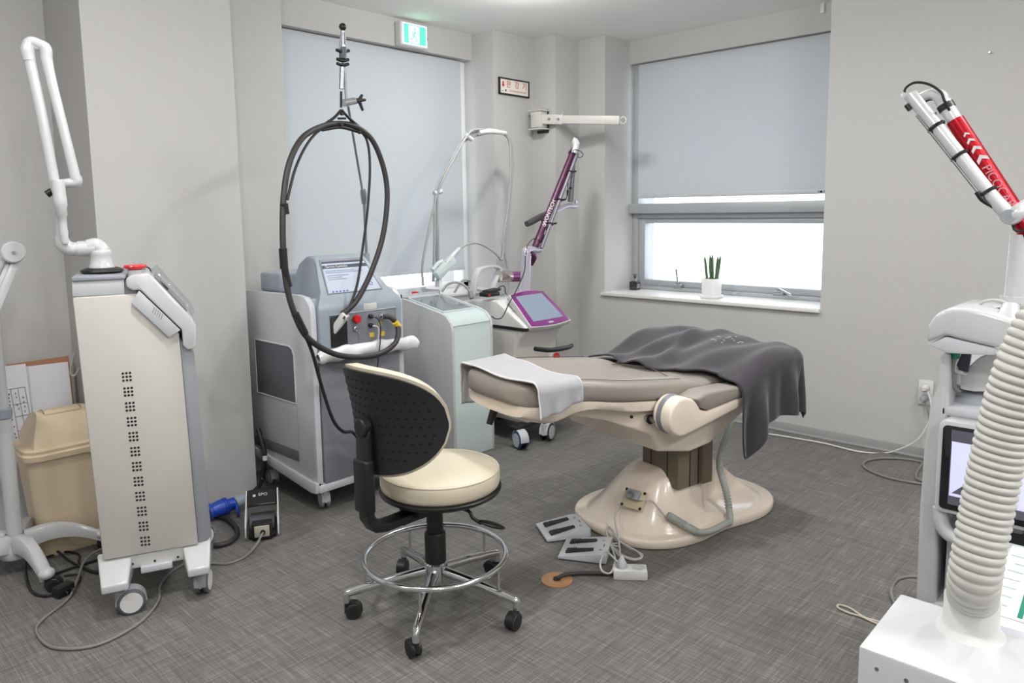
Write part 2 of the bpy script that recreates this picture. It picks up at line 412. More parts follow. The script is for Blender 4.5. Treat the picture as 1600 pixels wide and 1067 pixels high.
obj('rail_marks', mj(box(4.663, 4.667, mk.y-.006, mk.y+.006, 1.44, 1.452), box(4.663, 4.667, mk.y+.015, mk.y+.018, 1.44, 1.452), box(4.663, 4.667, mk.y-.03, mk.y-.018, 1.44, 1.452)), M_INKB, b1)
b2 = blind('roller_blind', 'tall pale grey roller blind lowered over the back window under the exit sign', 'x', 2.14, 3.615, 3.835, .975, 2.36)

# ------------------------------------------------------------------ ceiling lamps
def downlight(x, y, label):
    t = thing('ceiling_downlight', label, 'ceiling light', (x, y, ZC), group='recessed ceiling downlights')
    obj('trim_ring', lathe([(.098, -.006), (.11, -.006), (.116, -.001), (.116, 0), (.098, 0)], 36), M_WHITE, t)
    obj('diffuser', lathe([(.097, 0), (.095, -.012), (.08, -.024), (.05, -.032), (0, -.036)], 36), M_LAMP, t)
    for kind, pw, dz in (('AREA', LAMP_W, -.045), ('POINT', LAMP_P, -.075)):
        ld = bpy.data.lights.new('downlight_lamp', kind); ld.energy = pw; ld.color = (1, .992, .978)
        if kind == 'AREA': ld.shape = 'DISK'; ld.size = .19; ld.spread = rad(170)
        else: ld.shadow_soft_size = .06
        lo = bpy.data.objects.new('downlight_lamp', ld); COL.objects.link(lo); lo.parent = t; lo.location = (0, 0, dz)
lp = at(824, -30, Z=ZC)
downlight(lp.x, lp.y, 'round recessed downlight whose rim peeks in at the top edge')
for (x, y) in ((2.75, 1.25), (.95, 1.95), (.3, .3), (2.5, -.4), (-.35, 2.1), (2.0, -1.3), (-.4, -1.25), (1.25, -1.25)):
    downlight(x, y, 'round recessed ceiling downlight out of the picture')

# ================================================================== STOOL
def caster(parent, x, y, rz, wr=.025, ww=.012, gap=.006, stem_top=.075, m_t=None, m_h=None, m_s=None, name='caster', hood=True, disc=None, hubr=.62):
    """twin-wheel caster standing on z=0; wheel axle along local y after rz; trail in +x"""
    m_t = m_t or M_RUB; m_h = m_h or M_BLACK; m_s = m_s or M_CHROME
    R = Matrix.Translation((x, y, 0)) @ Matrix.Rotation(rz, 4, 'Z'); tr = wr*.75
    stem = mj(cyl(wr*.2, wr*1.2, stem_top, 12)); stem.transform(R)
    c = obj(name, stem, m_s, parent)
    for s in (-1, 1):
        y0, y1 = (gap/2, gap/2+ww) if s > 0 else (-gap/2-ww, -gap/2)
        wbm = lathe([(wr*.55, y0), (wr*.9, y0), (wr, y0+ww*.2), (wr, y1-ww*.2), (wr*.9, y1), (wr*.55, y1)], 28, (tr, 0, wr), 'y'); wbm.transform(R)
        wh = obj('wheel', wbm, m_t, c)
        yo = y1 if s > 0 else y0
        hb = cyl(wr*hubr, min(yo-s*ww*.9, yo+s*.0015), max(yo-s*ww*.9, yo+s*.0015), 24, (tr, 0, wr), 'y'); hb.transform(R)
        obj('hub_cap', hb, disc or M_BLACK, c)
    if hood:
        pts = []
        for i in range(13):
            a = rad(-5+190*i/12); pts.append((tr+wr*1.12*math.cos(a), wr+wr*1.12*math.sin(a)))
        for i in range(12, -1, -1):
            a = rad(-5+190*i/12); pts.append((tr+wr*1.03*math.cos(a), wr+wr*1.03*math.sin(a)))
        hd = mj(prism(pts, -gap/2-ww*.8, gap/2+ww*.8, 'xz'), box(-wr*.35, tr+wr*.2, -gap*.42, gap*.42, wr*.8, wr*1.75))
        hd = mj(hd, cyl(wr*.36, wr*1.0, wr*2.05, 14)); hd.transform(R); obj('hood', hd, m_h, c)
    return c

def stool():
    t = thing('rolling_stool', 'cream round-seat rolling stool with a black perforated backrest shell and chrome foot ring', 'stool', (1.58, 1.848, 0), 0)
    SX = .03                                         # the seat sits forward of the column
    obj('seat', lathe([(0, .425), (.17, .425), (.193, .43), (.2, .437), (.203, .45), (.203, .480), (.197, .489), (.186, .494), (.10, .500), (0, .502)], 56, (SX, 0, 0)), M_CREAM, t)
    obj('seat_piping', torus(.1985, .0028, (SX, 0, .4885), 64, 8), M_CREAM, t)
    obj('seat_pan', lathe([(0, .392), (.12, .392), (.185, .405), (.206, .418), (.208, .426), (.203, .43), (0, .43)], 56, (SX, 0, 0)), M_BLACK, t)
    obj('gas_column', mj(lathe([(0, .165), (.034, .165), (.036, .17), (.036, .27), (.033, .275), (0, .275)], 28), cyl(.028, .27, .395, 28)), M_BLACK, t)
    obj('mechanism', mj(box(-.11, .10, -.055, .055, .362, .394, .008), box(-.16, -.08, -.03, .03, .35, .38, .008)), M_BLACK, t)
    lv = obj('height_lever', tube([(.02, -.05, .37), (.05, -.11, .362), (.055, -.13, .34), (.075, -.15, .32)], .006, 10), M_BLACK, t)
    obj('lever_paddle', tf(ell(.05, .022, .009), (.105, -.168, .312), 0, rad(22), rad(-30)), M_BLACK, lv)
    # backrest: curved shell around the sitter (local -x is the back)
    R0, CX, CZ = .235, -.25+.235, .712
    def outline(a):                                  # half height at fraction a (-1 near .. 1 far)
        k = max(0, 1-abs(a)**2.5)**.5
        top = .165*k; bot = -.165*k*(1-.10*abs(a))
        return bot, top
    PH = rad(64)
    def shell_pt(a, v, off):
        bot, top = outline(a); z = bot+(top-bot)*v
        ph = a*PH; r = R0+off+.012*(z/.165)**2+.02*(z/.165)
        return (CX-r*math.cos(ph), -r*math.sin(ph)*-1 if False else r*math.sin(ph), CZ+z)
    def sheet(o0, o1, lo=-.9985, hi=.9985, grow=0):
        nu, nv = 40, 16; bm = bmesh.new()
        def pt(i, j, off):
            a = lo+(hi-lo)*i/nu; p = Vector(shell_pt(a, j/nv, off)); p.z = CZ+(p.z-CZ)*(1+grow); return p
        A = [[bm.verts.new(pt(i, j, o0)) for j in range(nv+1)] for i in range(nu+1)]
        B = [[bm.verts.new(pt(i, j, o1)) for j in range(nv+1)] for i in range(nu+1)]
        for i in range(nu):
            for j in range(nv):
                bm.faces.new((A[i][j], A[i+1][j], A[i+1][j+1], A[i][j+1])); bm.faces.new((B[i][j], B[i][j+1], B[i+1][j+1], B[i+1][j]))
        for i in range(nu):
            bm.faces.new((A[i][0], B[i][0], B[i+1][0], A[i+1][0])); bm.faces.new((A[i][nv], A[i+1][nv], B[i+1][nv], B[i][nv]))
        for j in range(nv):
            bm.faces.new((A[0][j], A[0][j+1], B[0][j+1], B[0][j])); bm.faces.new((A[nu][j], B[nu][j], B[nu][j+1], A[nu][j+1]))
        bmesh.ops.recalc_face_normals(bm, faces=bm.faces[:]); return bm
    PH = rad(66.5); obj('backrest_pad', bev(sheet(-.036, 0, grow=.06), .006, 2, 50), M_CREAM, t); PH = rad(64)
    sh = obj('backrest_shell', sheet(0, .010), M_SHELL, t)
    holes = None; base = None
    for row in range(-5, 6):
        for c in range(-9, 10):
            a = (c+(.5 if row % 2 else 0))*.098; z = row*.0265
            bot, top = outline(a)
            if abs(a) > .86 or not (bot+.03 < z < top-.03): continue
            if abs(a) < .12 and z < .012: continue
            p = Vector(shell_pt(a, (z-bot)/(top-bot), .0103)); ph = a*PH
            hb = cyl(.0048, -.004, .0006, 10); hb.transform(Matrix.Diagonal((1.35, .8, 1, 1)))
            hb.transform(Matrix.Translation(p) @ Matrix.Rotation(PI-ph, 4, 'Z') @ Matrix.Rotation(PI/2, 4, 'Y') @ Matrix.Rotation(PI/2, 4, 'Z'))
            holes = hb if holes is None else mj(holes, hb)
    obj('vent_holes', holes, mat('hole_black', (6, 6, 7), .9), sh)['kind'] = 'stuff'
    # bracket
    br = prism([(-.275, .70), (-.288, .66), (-.292, .47), (-.285, .40), (-.262, .362), (-.22, .352), (-.10, .352), (-.10, .378), (-.21, .380), (-.248, .394), (-.262, .42), (-.266, .48), (-.262, .66), (-.262, .70)], -.028, .028, 'xz', .006, 3)
    b = obj('backrest_bracket', br, M_BLACK, t)
    obj('pivot_cap', cyl(.029, -.292, -.262, 24, (0, 0, .70), 'x', .004), M_BLACK, b)
    obj('bracket_cover', box(-.298, -.262, -.034, .034, .43, .60, .008, 3), M_BLACK, b)
    # base
    obj('base_hub', mj(cyl(.04, .105, .17, 28, b=.005), cyl(.012, .07, .11, 14)), M_CHROME, t)
    for k in range(5):
        a = rad(.8+72*k); ca, sa = math.cos(a), math.sin(a)
        lg = tube([(.03*ca, .03*sa, .137), (.15*ca, .15*sa, .118), (.285*ca, .285*sa, .092), (.30*ca, .30*sa, .082), (.3*ca, .3*sa, .058)], [.0175, .016, .0135, .0125, .0125], 14, k=5)
        l = obj('base_leg', lg, M_CHROME, t)
        obj('ring_post', rod((.237*ca, .237*sa, .10), (.237*ca, .237*sa, .19), .005, 10), M_CHROME, t)
        caster(t, .3*ca, .3*sa, a+rad(100+40*k), .027, .014, .008, .08)
    obj('foot_ring', torus(.24, .0095, (0, 0, .192), 72, 14), M_CHROME, t)
stool()

# ================================================================== TREATMENT BED
BED_A = rad(-12)
def smooth(a, b, x):
    k = max(0, min(1, (x-a)/(b-a))); return k*k*(3-2*k)
HITS = {}
def bed():
    t = thing('treatment_bed', 'taupe padded treatment bed on a glossy cream lobed pedestal', 'bed', (2.65, 1.70, 0), BED_A)
    # ---- pedestal (local s along the bed, n across it)
    BC = (.215, .025)
    def base_out(a, s=1.0):
        ca, sa = math.cos(a), math.sin(a)
        r = 1/((abs(ca)/.485)**2.7+(abs(sa)/.305)**2.7)**(1/2.7)
        r *= 1-.045*math.cos(4*a)
        return BC[0]+r*ca*s, BC[1]+r*sa*s
    N = 96
    ring = lambda s, z: [(*base_out(2*PI*i/N, s), z) for i in range(N)]
    obj('base_plate', loft([ring(.99, .003), ring(1.0, .008), ring(1.0, .03), ring(.99, .038), ring(.975, .042), ring(.6, .044)]), M_BEIGE, t, 50)
    C0 = (.09, -.05)
    def hgt(s, n, v=None):
        if v is None:                                    # fraction of the way from the column to the rim
            a, b = s-C0[0], n-C0[1]; lo = 0; v = 1
            ang = math.atan2(b, a); best = 9
            for i in range(180):
                x, y = base_out(2*PI*i/180); d = abs((math.atan2(y-C0[1], x-C0[0])-ang+PI) % (2*PI)-PI)
                if d < best: best = d; v = math.hypot(a, b)/math.hypot(x-C0[0], y-C0[1])
        h = .225*(1-smooth(.30, 1.02, v))+.015*(1-smooth(0, .5, v))
        for sg in (-1, 1):                               # scooped flanks under an arch
            e = ((s-.375)/.275)**2+((n-sg*.33)/.245)**2
            sc = 1-smooth(.93, 1.03, e)
            h = h*(1-sc)+min(h, .008+.03*smooth(.1, 1.0, e))*sc
        return h
    def dome(u, v):
        x, y = base_out(2*PI*u, .925)
        s, n = C0[0]+(x-C0[0])*v, C0[1]+(y-C0[1])*v
        return (s, n, .040+hgt(s, n, v)*(1-smooth(.9, 1.0, v)))
    obj('base_dome', grid(dome, 144, 60), M_BEIGE, t, 60)
    DZ = lambda s, n: .040+hgt(s, n)
    def hit(px, py, lift=.006):
        """where the pixel's ray meets the pedestal (or the floor), in world space"""
        d = (px-800)/F_PX*cr-(py-CY)/F_PX*cu+fw; Rm = Matrix.Rotation(-BED_A, 3, 'Z'); k = 2.0
        while k < 5:
            w_ = CAMPOS+d*k; q = Rm @ (w_-Vector((2.65, 1.70, 0)))
            inside = -.27 < q.x < .70 and -.285 < q.y < .33
            if w_.z <= (DZ(q.x, q.y) if inside else .0): break
            k += .012
        w_ = CAMPOS+d*k; w_.z += lift; return w_
    HITS['f'] = hit
    obj('column', box(0, .165, -.185, .02, .2, .50, .004), M_OLIVE, t)
    obj('column_rail', box(.135, .195, -.20, .04, .2, .48, .003), M_OLIVE, t)
    for (a, c, e, f) in ((-.0012, .004, -.128, -.123), (.068, .073, -.1862, -.18), (.12, .125, -.1862, -.18), (-.0012, .004, -.035, -.03)):
        obj('column_groove', box(a, c, e, f, .2, .5), M_BLACK, t)
    # socket plate with plug on the nose of the dome
    hp_ = Matrix.Rotation(-BED_A, 3, 'Z') @ (hit(991, 784, 0)-Vector((2.65, 1.70, 0))); ps, pn = hp_.x, hp_.y
    nx = Vector((DZ(ps-.03, pn)-DZ(ps+.03, pn), DZ(ps, pn-.03)-DZ(ps, pn+.03), .06)).normalized()
    fr = frame((ps, pn, DZ(ps, pn)+.004), Vector((.75, .65, 0)), Vector((-.65, .75, 0)) )
    xd = Vector((.25, -.97, 0)); yd = nx.cross(xd)
    fr = frame(Vector((ps, pn, DZ(ps, pn)))+nx*.004, xd, nx.cross(xd))
    b_ = box(-.05, .05, -.04, .04, -.006, .003, .001); b_.transform(fr); pl = obj('socket_plate', b_, mat('cream_plate', (206, 194, 164), .5), t)
    for a in (-.043, .043):
        for c in (-.033, .033):
            b_ = cyl(.006, 0, .006, 12, (a, c, 0)); b_.transform(fr); obj('screw', b_, M_BLACK, pl)
    b_ = mj(box(-.03, .03, -.006, .034, .002, .026, .005)); b_.transform(fr); pg = obj('plug', b_, M_GREY, t)
    b_ = tube([(-.02, .012, .027), (-.005, .022, .031), (.012, .01, .032), (.0, -.002, .029)], .004, 8); b_.transform(fr); obj('clip', b_, M_MGREY, pg)
    # ---- frame
    hs = prism([(-.62, .625), (-.42, .575), (-.24, .50), (-.20, .425), (-.02, .388), (.10, .40), (.30, .50), (.52, .60), (.52, .64), (.05, .585), (-.20, .60), (-.60, .655)], -.285, .285, 'xz', .014, 3)
    for v in hs.verts:
        k = smooth(-.62, -.25, v.co.x); lo = smooth(.60, .42, v.co.z); v.co.y *= (.45+.55*k)*(1-.07*lo)
    obj('seat_housing', hs, M_BEIGE, t)
    def hw(s):
        k = max(0, min(1, (s+.80)/.10)); e = (1-(1-k)**2)**.5
        return (.10+.125*e)+.08*smooth(-.68, -.36, s)
    def zb(s): return .664 - .115*max(0, s+.56)*smooth(-.66, -.44, s)
    pan = []
    for i in range(31):
        s = -.775+.775*i/30; wd = hw(s)*(.985); z = zb(s)
        dp = .03+.05*math.exp(-((s+.66)/.085)**2)*1.0+.02*smooth(-.5, -.3, s)
        prof = []
        for j in range(17):
            a = PI*j/16; prof.append((s, -wd*math.cos(a), z-dp*math.sin(a)**.45))
        prof.append((s, wd, z+.012)); prof.append((s, -wd, z+.012)); pan.append(prof)
    obj('back_pan', loft(pan), M_BEIGE, t, 50)
    def pad(x0, x1, wf, zf, th, n=36, ends=(.05, .05), dish=.02, m=22, bol=0):
        rings = []
        for i in range(n+1):
            x = x0+(x1-x0)*i/n; e = 1
            if x-x0 < ends[0]: e = max(0, 1-(1-(x-x0)/ends[0])**2)**.5
            if x1-x < ends[1]: e = min(e, max(0, 1-(1-max(0, x1-x)/ends[1])**2)**.5)
            e = max(e, .10); wd = wf(x); z = zf(x); rg = []
            for j in range(m*2):
                a = 2*PI*(j+.5)/(m*2); c, q = math.cos(a), math.sin(a)
                yy = wd*math.copysign(abs(c)**.40, c); hh = .5*th*math.copysign(abs(q)**.5, q)*(.3+.7*e)
                zz = z+th*.5+hh
                if q > 0: zz -= dish*e*math.exp(-(yy/(wd*.60))**4)*smooth(x0+.05, x0+.4, x)
                rg.append((x, yy, zz))
            rings.append(rg)
        return loft(rings)
    bp = obj('back_pad', pad(-.80, .03, hw, zb, .098, 50, (.05, .16), .055), M_TAUPE, t, 60)
    def seam(sg):
        return tube([(-.72+.66*i/14, sg*hw(-.72+.66*i/14)*.93, zb(-.72+.66*i/14)+.098*.93) for i in range(14)], .0014, 6)
    for sg in (-1, 1): obj('stitching', seam(sg), M_TAUPE2, bp)
    obj('stitching', tube([(-.72, -.208, .757), (-.768, -.15, .752), (-.775, 0, .75), (-.768, .15, .752), (-.72, .208, .757)], .0022, 6), M_TAUPE2, bp)
    # seat pad between the bolsters, then the raised leg pad
    zs = lambda s: .574+.02*smooth(-.12, .25, s)
    sp = obj('seat_pad', pad(-.16, .20, lambda s: .27, zs, .09, 24, (.07, .05), -.022), M_TAUPE, t, 60)
    obj('stitching', tube([(-.06, -.26, zs(-.06)+.088), (-.02, -.1, zs(0)+.104), (.0, .0, zs(0)+.106), (-.02, .1, zs(0)+.104), (-.06, .26, zs(-.06)+.088)], .002, 6), M_TAUPE2, sp)
    obj('leg_pad', pad(.16, .495, lambda s: .285, lambda s: .545+.095*smooth(.12, .55, s), .085, 24, (.05, .05), -.01), M_TAUPE, t, 60)
    # arm rests
    for sg in (-1, 1):
        yo, yi = sg*.395, sg*.305
        y0, y1 = min(yi, yo), max(yi, yo); px, pz = -.205, .592; up = .055
        poly = []
        for i in range(17):
            a = rad(62+225*i/16); poly.append((px+.074*math.cos(a), pz+.074*math.sin(a)))
        poly += [(px+.07, pz-.064), (px+.38, pz-.012+up*.1), (px+.38, pz+.028), (px+.13, pz+.0), (px+.095, pz+.012), (px+.075, pz+.04), (px+.05, pz+.062)]
        ar = obj('armrest', prism(poly, y0, y1, 'xz', .012, 3, 25), M_BEIGE, t)
        obj('grey_band', lathe([(.06, -.011), (.0752, -.011), (.0752, .011), (.06, .011)], 40, (px, (y0+y1)/2-sg*.012, pz), 'y'), M_MGREY, ar)
        obj('armrest_pad', prism([(px+.058, pz+.058), (px+.078, pz+.042), (px+.098, pz+.016), (px+.132, pz+.004), (px+.38, pz+.03), (px+.38, pz+.060), (px+.28, pz+.072), (px+.12, pz+.075)], y0-.003, y1+.003, 'xz', .014, 3), M_TAUPE, ar)
        obj('pivot_pin', cyl(.012, 0, .07, 14, (px-.06, min(sg*.25, sg*.32), pz-.02), 'y'), M_STEEL, ar)
    obj('screw', cyl(.006, 0, .006, 10, (-.36, -.285, .595), 'y'), M_BLACK, t)
    obj('pin_hole', cyl(.018, 0, .006, 16, (-.265, -.2875, .57), 'y'), M_BLACK, t)
    obj('recline_lever', tube([(-.70, .10, .63), (-.71, .10, .60), (-.735, .10, .545)], [.006, .017, .012], 14, k=8), M_BLACK, t)
    # hose from under the seat down to the pedestal
    hp = [at(1150, 640, Y=1.62), at(1128, 700, Y=1.52), at(1124, 730, Y=1.47), at(1135, 770, Y=1.43), at(1141, 812, Y=1.39)]
    hz = [hit(1134, 828, .03), hit(1110, 841, .032), hit(1088, 841, .028), hit(1062, 824, .022), hit(1043, 812, .02)]
    hose = obj('hose', tube([loc(t, p) for p in hp+hz], .0135, 12), M_HOSEG, t)
    def ribs(pl):
        rb = None
        for q in range(len(pl)-1):
            d = pl[q+1]-pl[q]; b_ = torus(.0142, .0026, n=14, k=6)
            b_.transform(Matrix.Translation(pl[q]) @ d.to_track_quat('Z', 'Y').to_matrix().to_4x4()); rb = b_ if rb is None else mj(rb, b_)
        obj('hose_ribs', rb, M_HOSEG, hose)['kind'] = 'stuff'
    ribs(spline([loc(t, p) for p in hz[2:]], 11)); ribs(spline([loc(t, p) for p in hp[2:]], 9)[:16])
    pc = fr @ Vector((.03, .0, .012))
    obj('plug_cord', tube([pc]+[loc(t, hit(*q, .007)) for q in ((1018, 785), (1027, 794), (1035, 804), (1043, 812))], .0035, 8), M_CABL, t)
    return t
BED = bed()
def bl(s, n, z): return Vector((2.65+s*math.cos(BED_A)-n*math.sin(BED_A), 1.70+s*math.sin(BED_A)+n*math.cos(BED_A), z))

# ------------------------------------------------------------------ blanket
def drape(s, n, s1, n0, n1, zt, r=.045, fold=None, flare=.05):
    qs, qn = min(s, s1), max(n0, min(n1, n)); ds, dn = s-qs, n-qn
    p = 5.0; di = (abs(ds)**p+abs(dn)**p)**(1/p)
    z = zt(qs, qn)
    if di < 1e-6: return bl(qs, qn, z)
    e = math.hypot(ds, dn); us, un = ds/e, dn/e
    if di < r*PI/2: off, drop = r*math.sin(di/r), r*(1-math.cos(di/r))
    else: off, drop = r+flare*(di-r*PI/2), r+(di-r*PI/2)
    if fold: off += fold(qs, qn, us, un)*smooth(0.02, .22, drop)
    return bl(qs+us*off, qn+un*off, z-drop)
def blanket():
    def lead(n):
        P = [(-.75, .13), (-.55, .125), (-.40, .10), (-.25, .095), (-.14, .04), (0, -.01), (.10, -.012), (.24, .0), (.34, -.015), (.6, -.03)]
        for (a, x), (b, y) in zip(P, P[1:]):
            if n <= b: return x+(y-x)*smooth(a, b, n)
        return P[-1][1]
    def zt(s, n):
        z = .668+.105*smooth(-.02, .42, s)+.01*math.sin(PI*(n+.4)/.8)
        z += .007*math.sin(16*s+9*n)+.006*math.sin(23*n-10*s+1)+.004*math.sin(41*n+17*s)+.010*math.sin(30*n+14*s+.6)*smooth(-.05, .12, n)*(1-smooth(.3, .45, s))
        z += .012*math.exp(-((s-.02-lead(n)*.5)/.05)**2)*(1 if n > -.3 else .2)
        z += .028*math.exp(-((n-.12)/.05)**2-((s-.12)/.12)**2)+.02*math.exp(-((n+.02-.25*s)/.03)**2)*smooth(.05, .2, s)*(1-smooth(.35, .5, s))
        return z
    fold = lambda qs, qn, us, un: .016*math.sin(34*qs+3*math.atan2(us, -un)*2.2+.6)+.010*math.sin(61*qs+2)
    H = .295
    def f(u, v):
        n = .36+(-.365-H-.36)*v
        if v > .0: pass
        hang = max(0, -.365-n)/H
        s0 = lead(max(n, -.42))
        s0 += .0
        s = s0+(.50+.24-s0)*u
        if hang > 0:                                     # the free corner hangs in a longer tip
            n -= (.06*math.exp(-((u-.07)/.085)**2)-.05*math.exp(-(u/.03)**2))*hang
        return drape(s, n, .465, -.365, .33, zt, .05, fold)
    bm = grid(f, 110, 120)
    o = obj('blanket', bm, M_BLANKET, None, 80)
    tag(o, 'charcoal fleece blanket draped over the foot half of the treatment bed', 'blanket')
    md = o.modifiers.new('thickness', 'SOLIDIFY'); md.thickness = .007; md.offset = 1
    random.seed(3); mk = None
    for k in range(16):
        q = at(1112+k*3.2, 528+random.uniform(-3.5, 3)+abs(k-8)*.25, Z=.785)
        R_ = Matrix.Rotation(-BED_A, 3, 'Z') @ (q-Vector((2.65, 1.70, 0)))
        z = zt(R_.x, R_.y)+.009
        b_ = tf(box(-.004, .004, -.0016, .0016, -.001, .001), bl(R_.x, R_.y, z), 0, 0, random.uniform(0, 3)); mk = b_ if mk is None else mj(mk, b_)
    e_ = obj('white_embroidery', mk, M_HEM, o); e_['kind'] = 'stuff'
    return o
BLK = blanket()

# ------------------------------------------------------------------ towel
def towel():
    zt0 = lambda s, n: .774-.115*max(0, s+.50)+.004*math.sin(19*n+8*s)-.004*math.cos(12*s+3)
    def f(u, v):
        # v across the bed from far hem to near hem, u along the bed
        n = .41+(-.41-.365)*v
        s = (-.775+.015*math.sin(7*v+1)) + (.195-.035*smooth(.3, .8, v))*u - .012*smooth(.45, .95, v)
        n0, n1 = -.235-.03*u, .222
        qn = max(n0, min(n1, n)); dn = n-qn; z = zt0(s, qn); r = .03
        if abs(dn) < 1e-6: return bl(s, qn, z)
        di = abs(dn); sg = math.copysign(1, dn)
        if di < r*PI/2: off, drop = r*math.sin(di/r), r*(1-math.cos(di/r))
        else: off, drop = r, r+di-r*PI/2
        off += .007*math.sin(13*u+1.3)*smooth(.03, .12, drop)+.004*math.sin(27*u+2+drop*9)*smooth(.04, .12, drop)
        if sg < 0: drop *= 1.04-.06*smooth(.2, 1, u)+.04*math.sin(5*u)
        return bl(s, qn+sg*(off+.004), z-drop)
    o = obj('towel', grid(f, 40, 90), M_TOWEL, None, 80)
    md = o.modifiers.new('thickness', 'SOLIDIFY'); md.thickness = .005; md.offset = 1
    tag(o, 'pale grey hand towel laid across the head end of the treatment bed', 'towel')
    edge = lambda pts: tube(pts, .0038, 7, smooth=False)
    obj('hem', edge([f(0, k/90)+Vector((0, 0, .002)) for k in range(91)]), M_HEM, o)
    obj('hem', edge([f(1, k/90)+Vector((0, 0, .002)) for k in range(91)]), M_HEM, o)
    obj('hem', edge([f(k/30, 1) for k in range(31)]), M_HEM, o)
    return o
towel()

# ------------------------------------------------------------------ things on the floor by the bed
def foot_pedal(label, x, y, rz):
    t = thing('foot_pedal', label, 'foot pedal', (x, y, 0), rz, 'grey double foot pedals at the bed')
    # local: x runs across (two rockers), y from heel to display strip
    obj('housing', prism([(-.095, .004), (.095, .004), (.095, .040), (.06, .039), (-.095, .014)], -.085, .085, 'yz', .003, 2), M_LGREY, t)
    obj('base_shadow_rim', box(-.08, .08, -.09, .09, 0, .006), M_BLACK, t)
    for k in (-1, 1):
        b = box(-.014, .014, -.055, .055, -.006, .007, .004, 3)
        for v in b.verts:
            v.co.x *= 1+.35*(-v.co.y/.055)
        b.transform(Matrix.Translation((k*.042, -.015, .0275)) @ Matrix.Rotation(rad(9), 4, 'X')); rk = obj('rocker', b, M_RUB, t)
        for q in range(4):
            g = box(-.017, .017, -.0012, .0012, -.002, .0022); g.transform(Matrix.Translation((k*.042, -.06+q*.009, .0265+q*.0014)) @ Matrix.Rotation(rad(9), 4, 'X')); obj('grip_rib', g, M_BLACK, rk)
        d = torus(.006, .0008, n=4, k=4); d.transform(Matrix.Translation((k*.042, .066, .0398)))
        obj('direction_mark', d, M_INK, t)
    obj('bed_icon', box(-.012, .012, .072, .076, .0395, .0405), M_INK, t)
    return t
foot_pedal('grey double foot pedal touching the cream bed pedestal', 2.335, 1.905, rad(-123))
foot_pedal('grey double foot pedal nearer the copper floor plate', 2.245, 1.715, rad(-153))
t = thing('floor_outlet', 'round copper floor outlet plate with a black cable coming out', 'floor outlet', (2.0, 1.66, 0))
obj('plate', lathe([(0, 0), (.058, 0), (.058, .003), (.05, .006), (.018, .006), (.015, .004), (0, .004)], 40), M_COPPER, t)
obj('cable_entry', cyl(.014, .003, .009, 18), M_BLACK, t)
obj('cable', tube([(0, 0, .006), (.03, -.01, .012), (.09, -.05, .01), (.14, -.11, .01), (.175, -.155, .012), (.20, -.185, .02)], .0075, 10), M_HOSEK, t)
# power strip with plug
ps_ = thing('power_strip', 'white two-socket power strip on the floor beside the bed pedestal', 'power strip', (2.20, 1.475, 0), rad(-52))
obj('body', box(-.062, .062, -.03, .03, 0, .036, .004, 2), M_WHITE, ps_)
for k in (-1, 1):
    obj('socket', lathe([(.019, .0362), (.022, .0375), (.022, .036), (.019, .030), (0, .030)], 24, (k*.03, 0, 0)), M_LGREY, ps_)
obj('switch_lamp', box(.05, .058, -.006, .006, .035, .038, .001), M_LGREY, ps_)
pw = thing('coiled_power_cord', 'light grey coiled power cord plugged into the floor power strip', 'cord', (2.25, 1.6, 0))
W2 = lambda p: loc(pw, p)
sx = ps_.matrix_basis @ Vector((-.03, 0, .034))
obj('plug', mj(lathe([(0, 0), (.017, 0), (.018, .018), (.012, .03), (.006, .045), (0, .045)], 20, W2(sx))), M_LGREY, pw)
cpts = [at(965, 878, Z=.08), at(947, 862, Z=.07), at(938, 880, Z=.06), at(942, 893, Z=.05), at(955, 894, Z=.03), at(961, 872, Z=.045), at(951, 843, Z=.02), at(947, 826, Z=.02), at(951, 822, Z=.03),
        at(953, 835, Z=.02), at(966, 862, Z=.012), at(990, 873, Z=.01), at(1003, 869, Z=.012), at(1000, 864, Z=.02), at(975, 852, Z=.03), at(955, 830, Z=.03), at(950, 822, Z=.04), at(949, 832, Z=.03), at(962, 860, Z=.02), at(985, 874, Z=.015),
        at(1002, 872, Z=.02), at(996, 862, Z=.03), at(968, 845, Z=.045), at(953, 824, Z=.05), at(947, 830, Z=.045), at(955, 850, Z=.03), at(968, 868, Z=.03), HITS['f'](966, 856, .05), HITS['f'](962, 835, .04), HITS['f'](961, 815, .025), HITS['f'](966, 798, .015), HITS['f'](978, 784, .015), HITS['f'](992, 776, .026)]
obj('cord', tube([W2(p) for p in cpts], .0036, 8, k=7), M_CABL, pw)
obj('cord_tie', torus(.013, .003, W2(at(963, 851, Z=.03)), 18, 6), M_CABL, pw)

# ================================================================== LEFT LASER TOWER
def sp(root, px, py, y=0):
    """photo pixel -> (x, y, z) on the root's local plane y"""
    d = (px-800)/F_PX*cr - (py-CY)/F_PX*cu + fw
    R = Matrix.Rotation(-root.rotation_euler.z, 3, 'Z'); o = R @ (CAMPOS-Vector(root.location)); d = R @ d
    q = (y-o.y)/d.y; return o+d*q
def spx(root, px, py, x=0):
    d = (px-800)/F_PX*cr - (py-CY)/F_PX*cu + fw
    R = Matrix.Rotation(-root.rotation_euler.z, 3, 'Z'); o = R @ (CAMPOS-Vector(root.location)); d = R @ d
    q = (x-o.x)/d.x; return o+d*q
def poly(root, pts, y0, y1, ref=None, b=0, seg=2, ang=30):
    return prism([(lambda p: (p.x, p.z))(sp(root, *p, y0 if ref is None else ref)) for p in pts], y0, y1, 'xz', b, seg, ang)

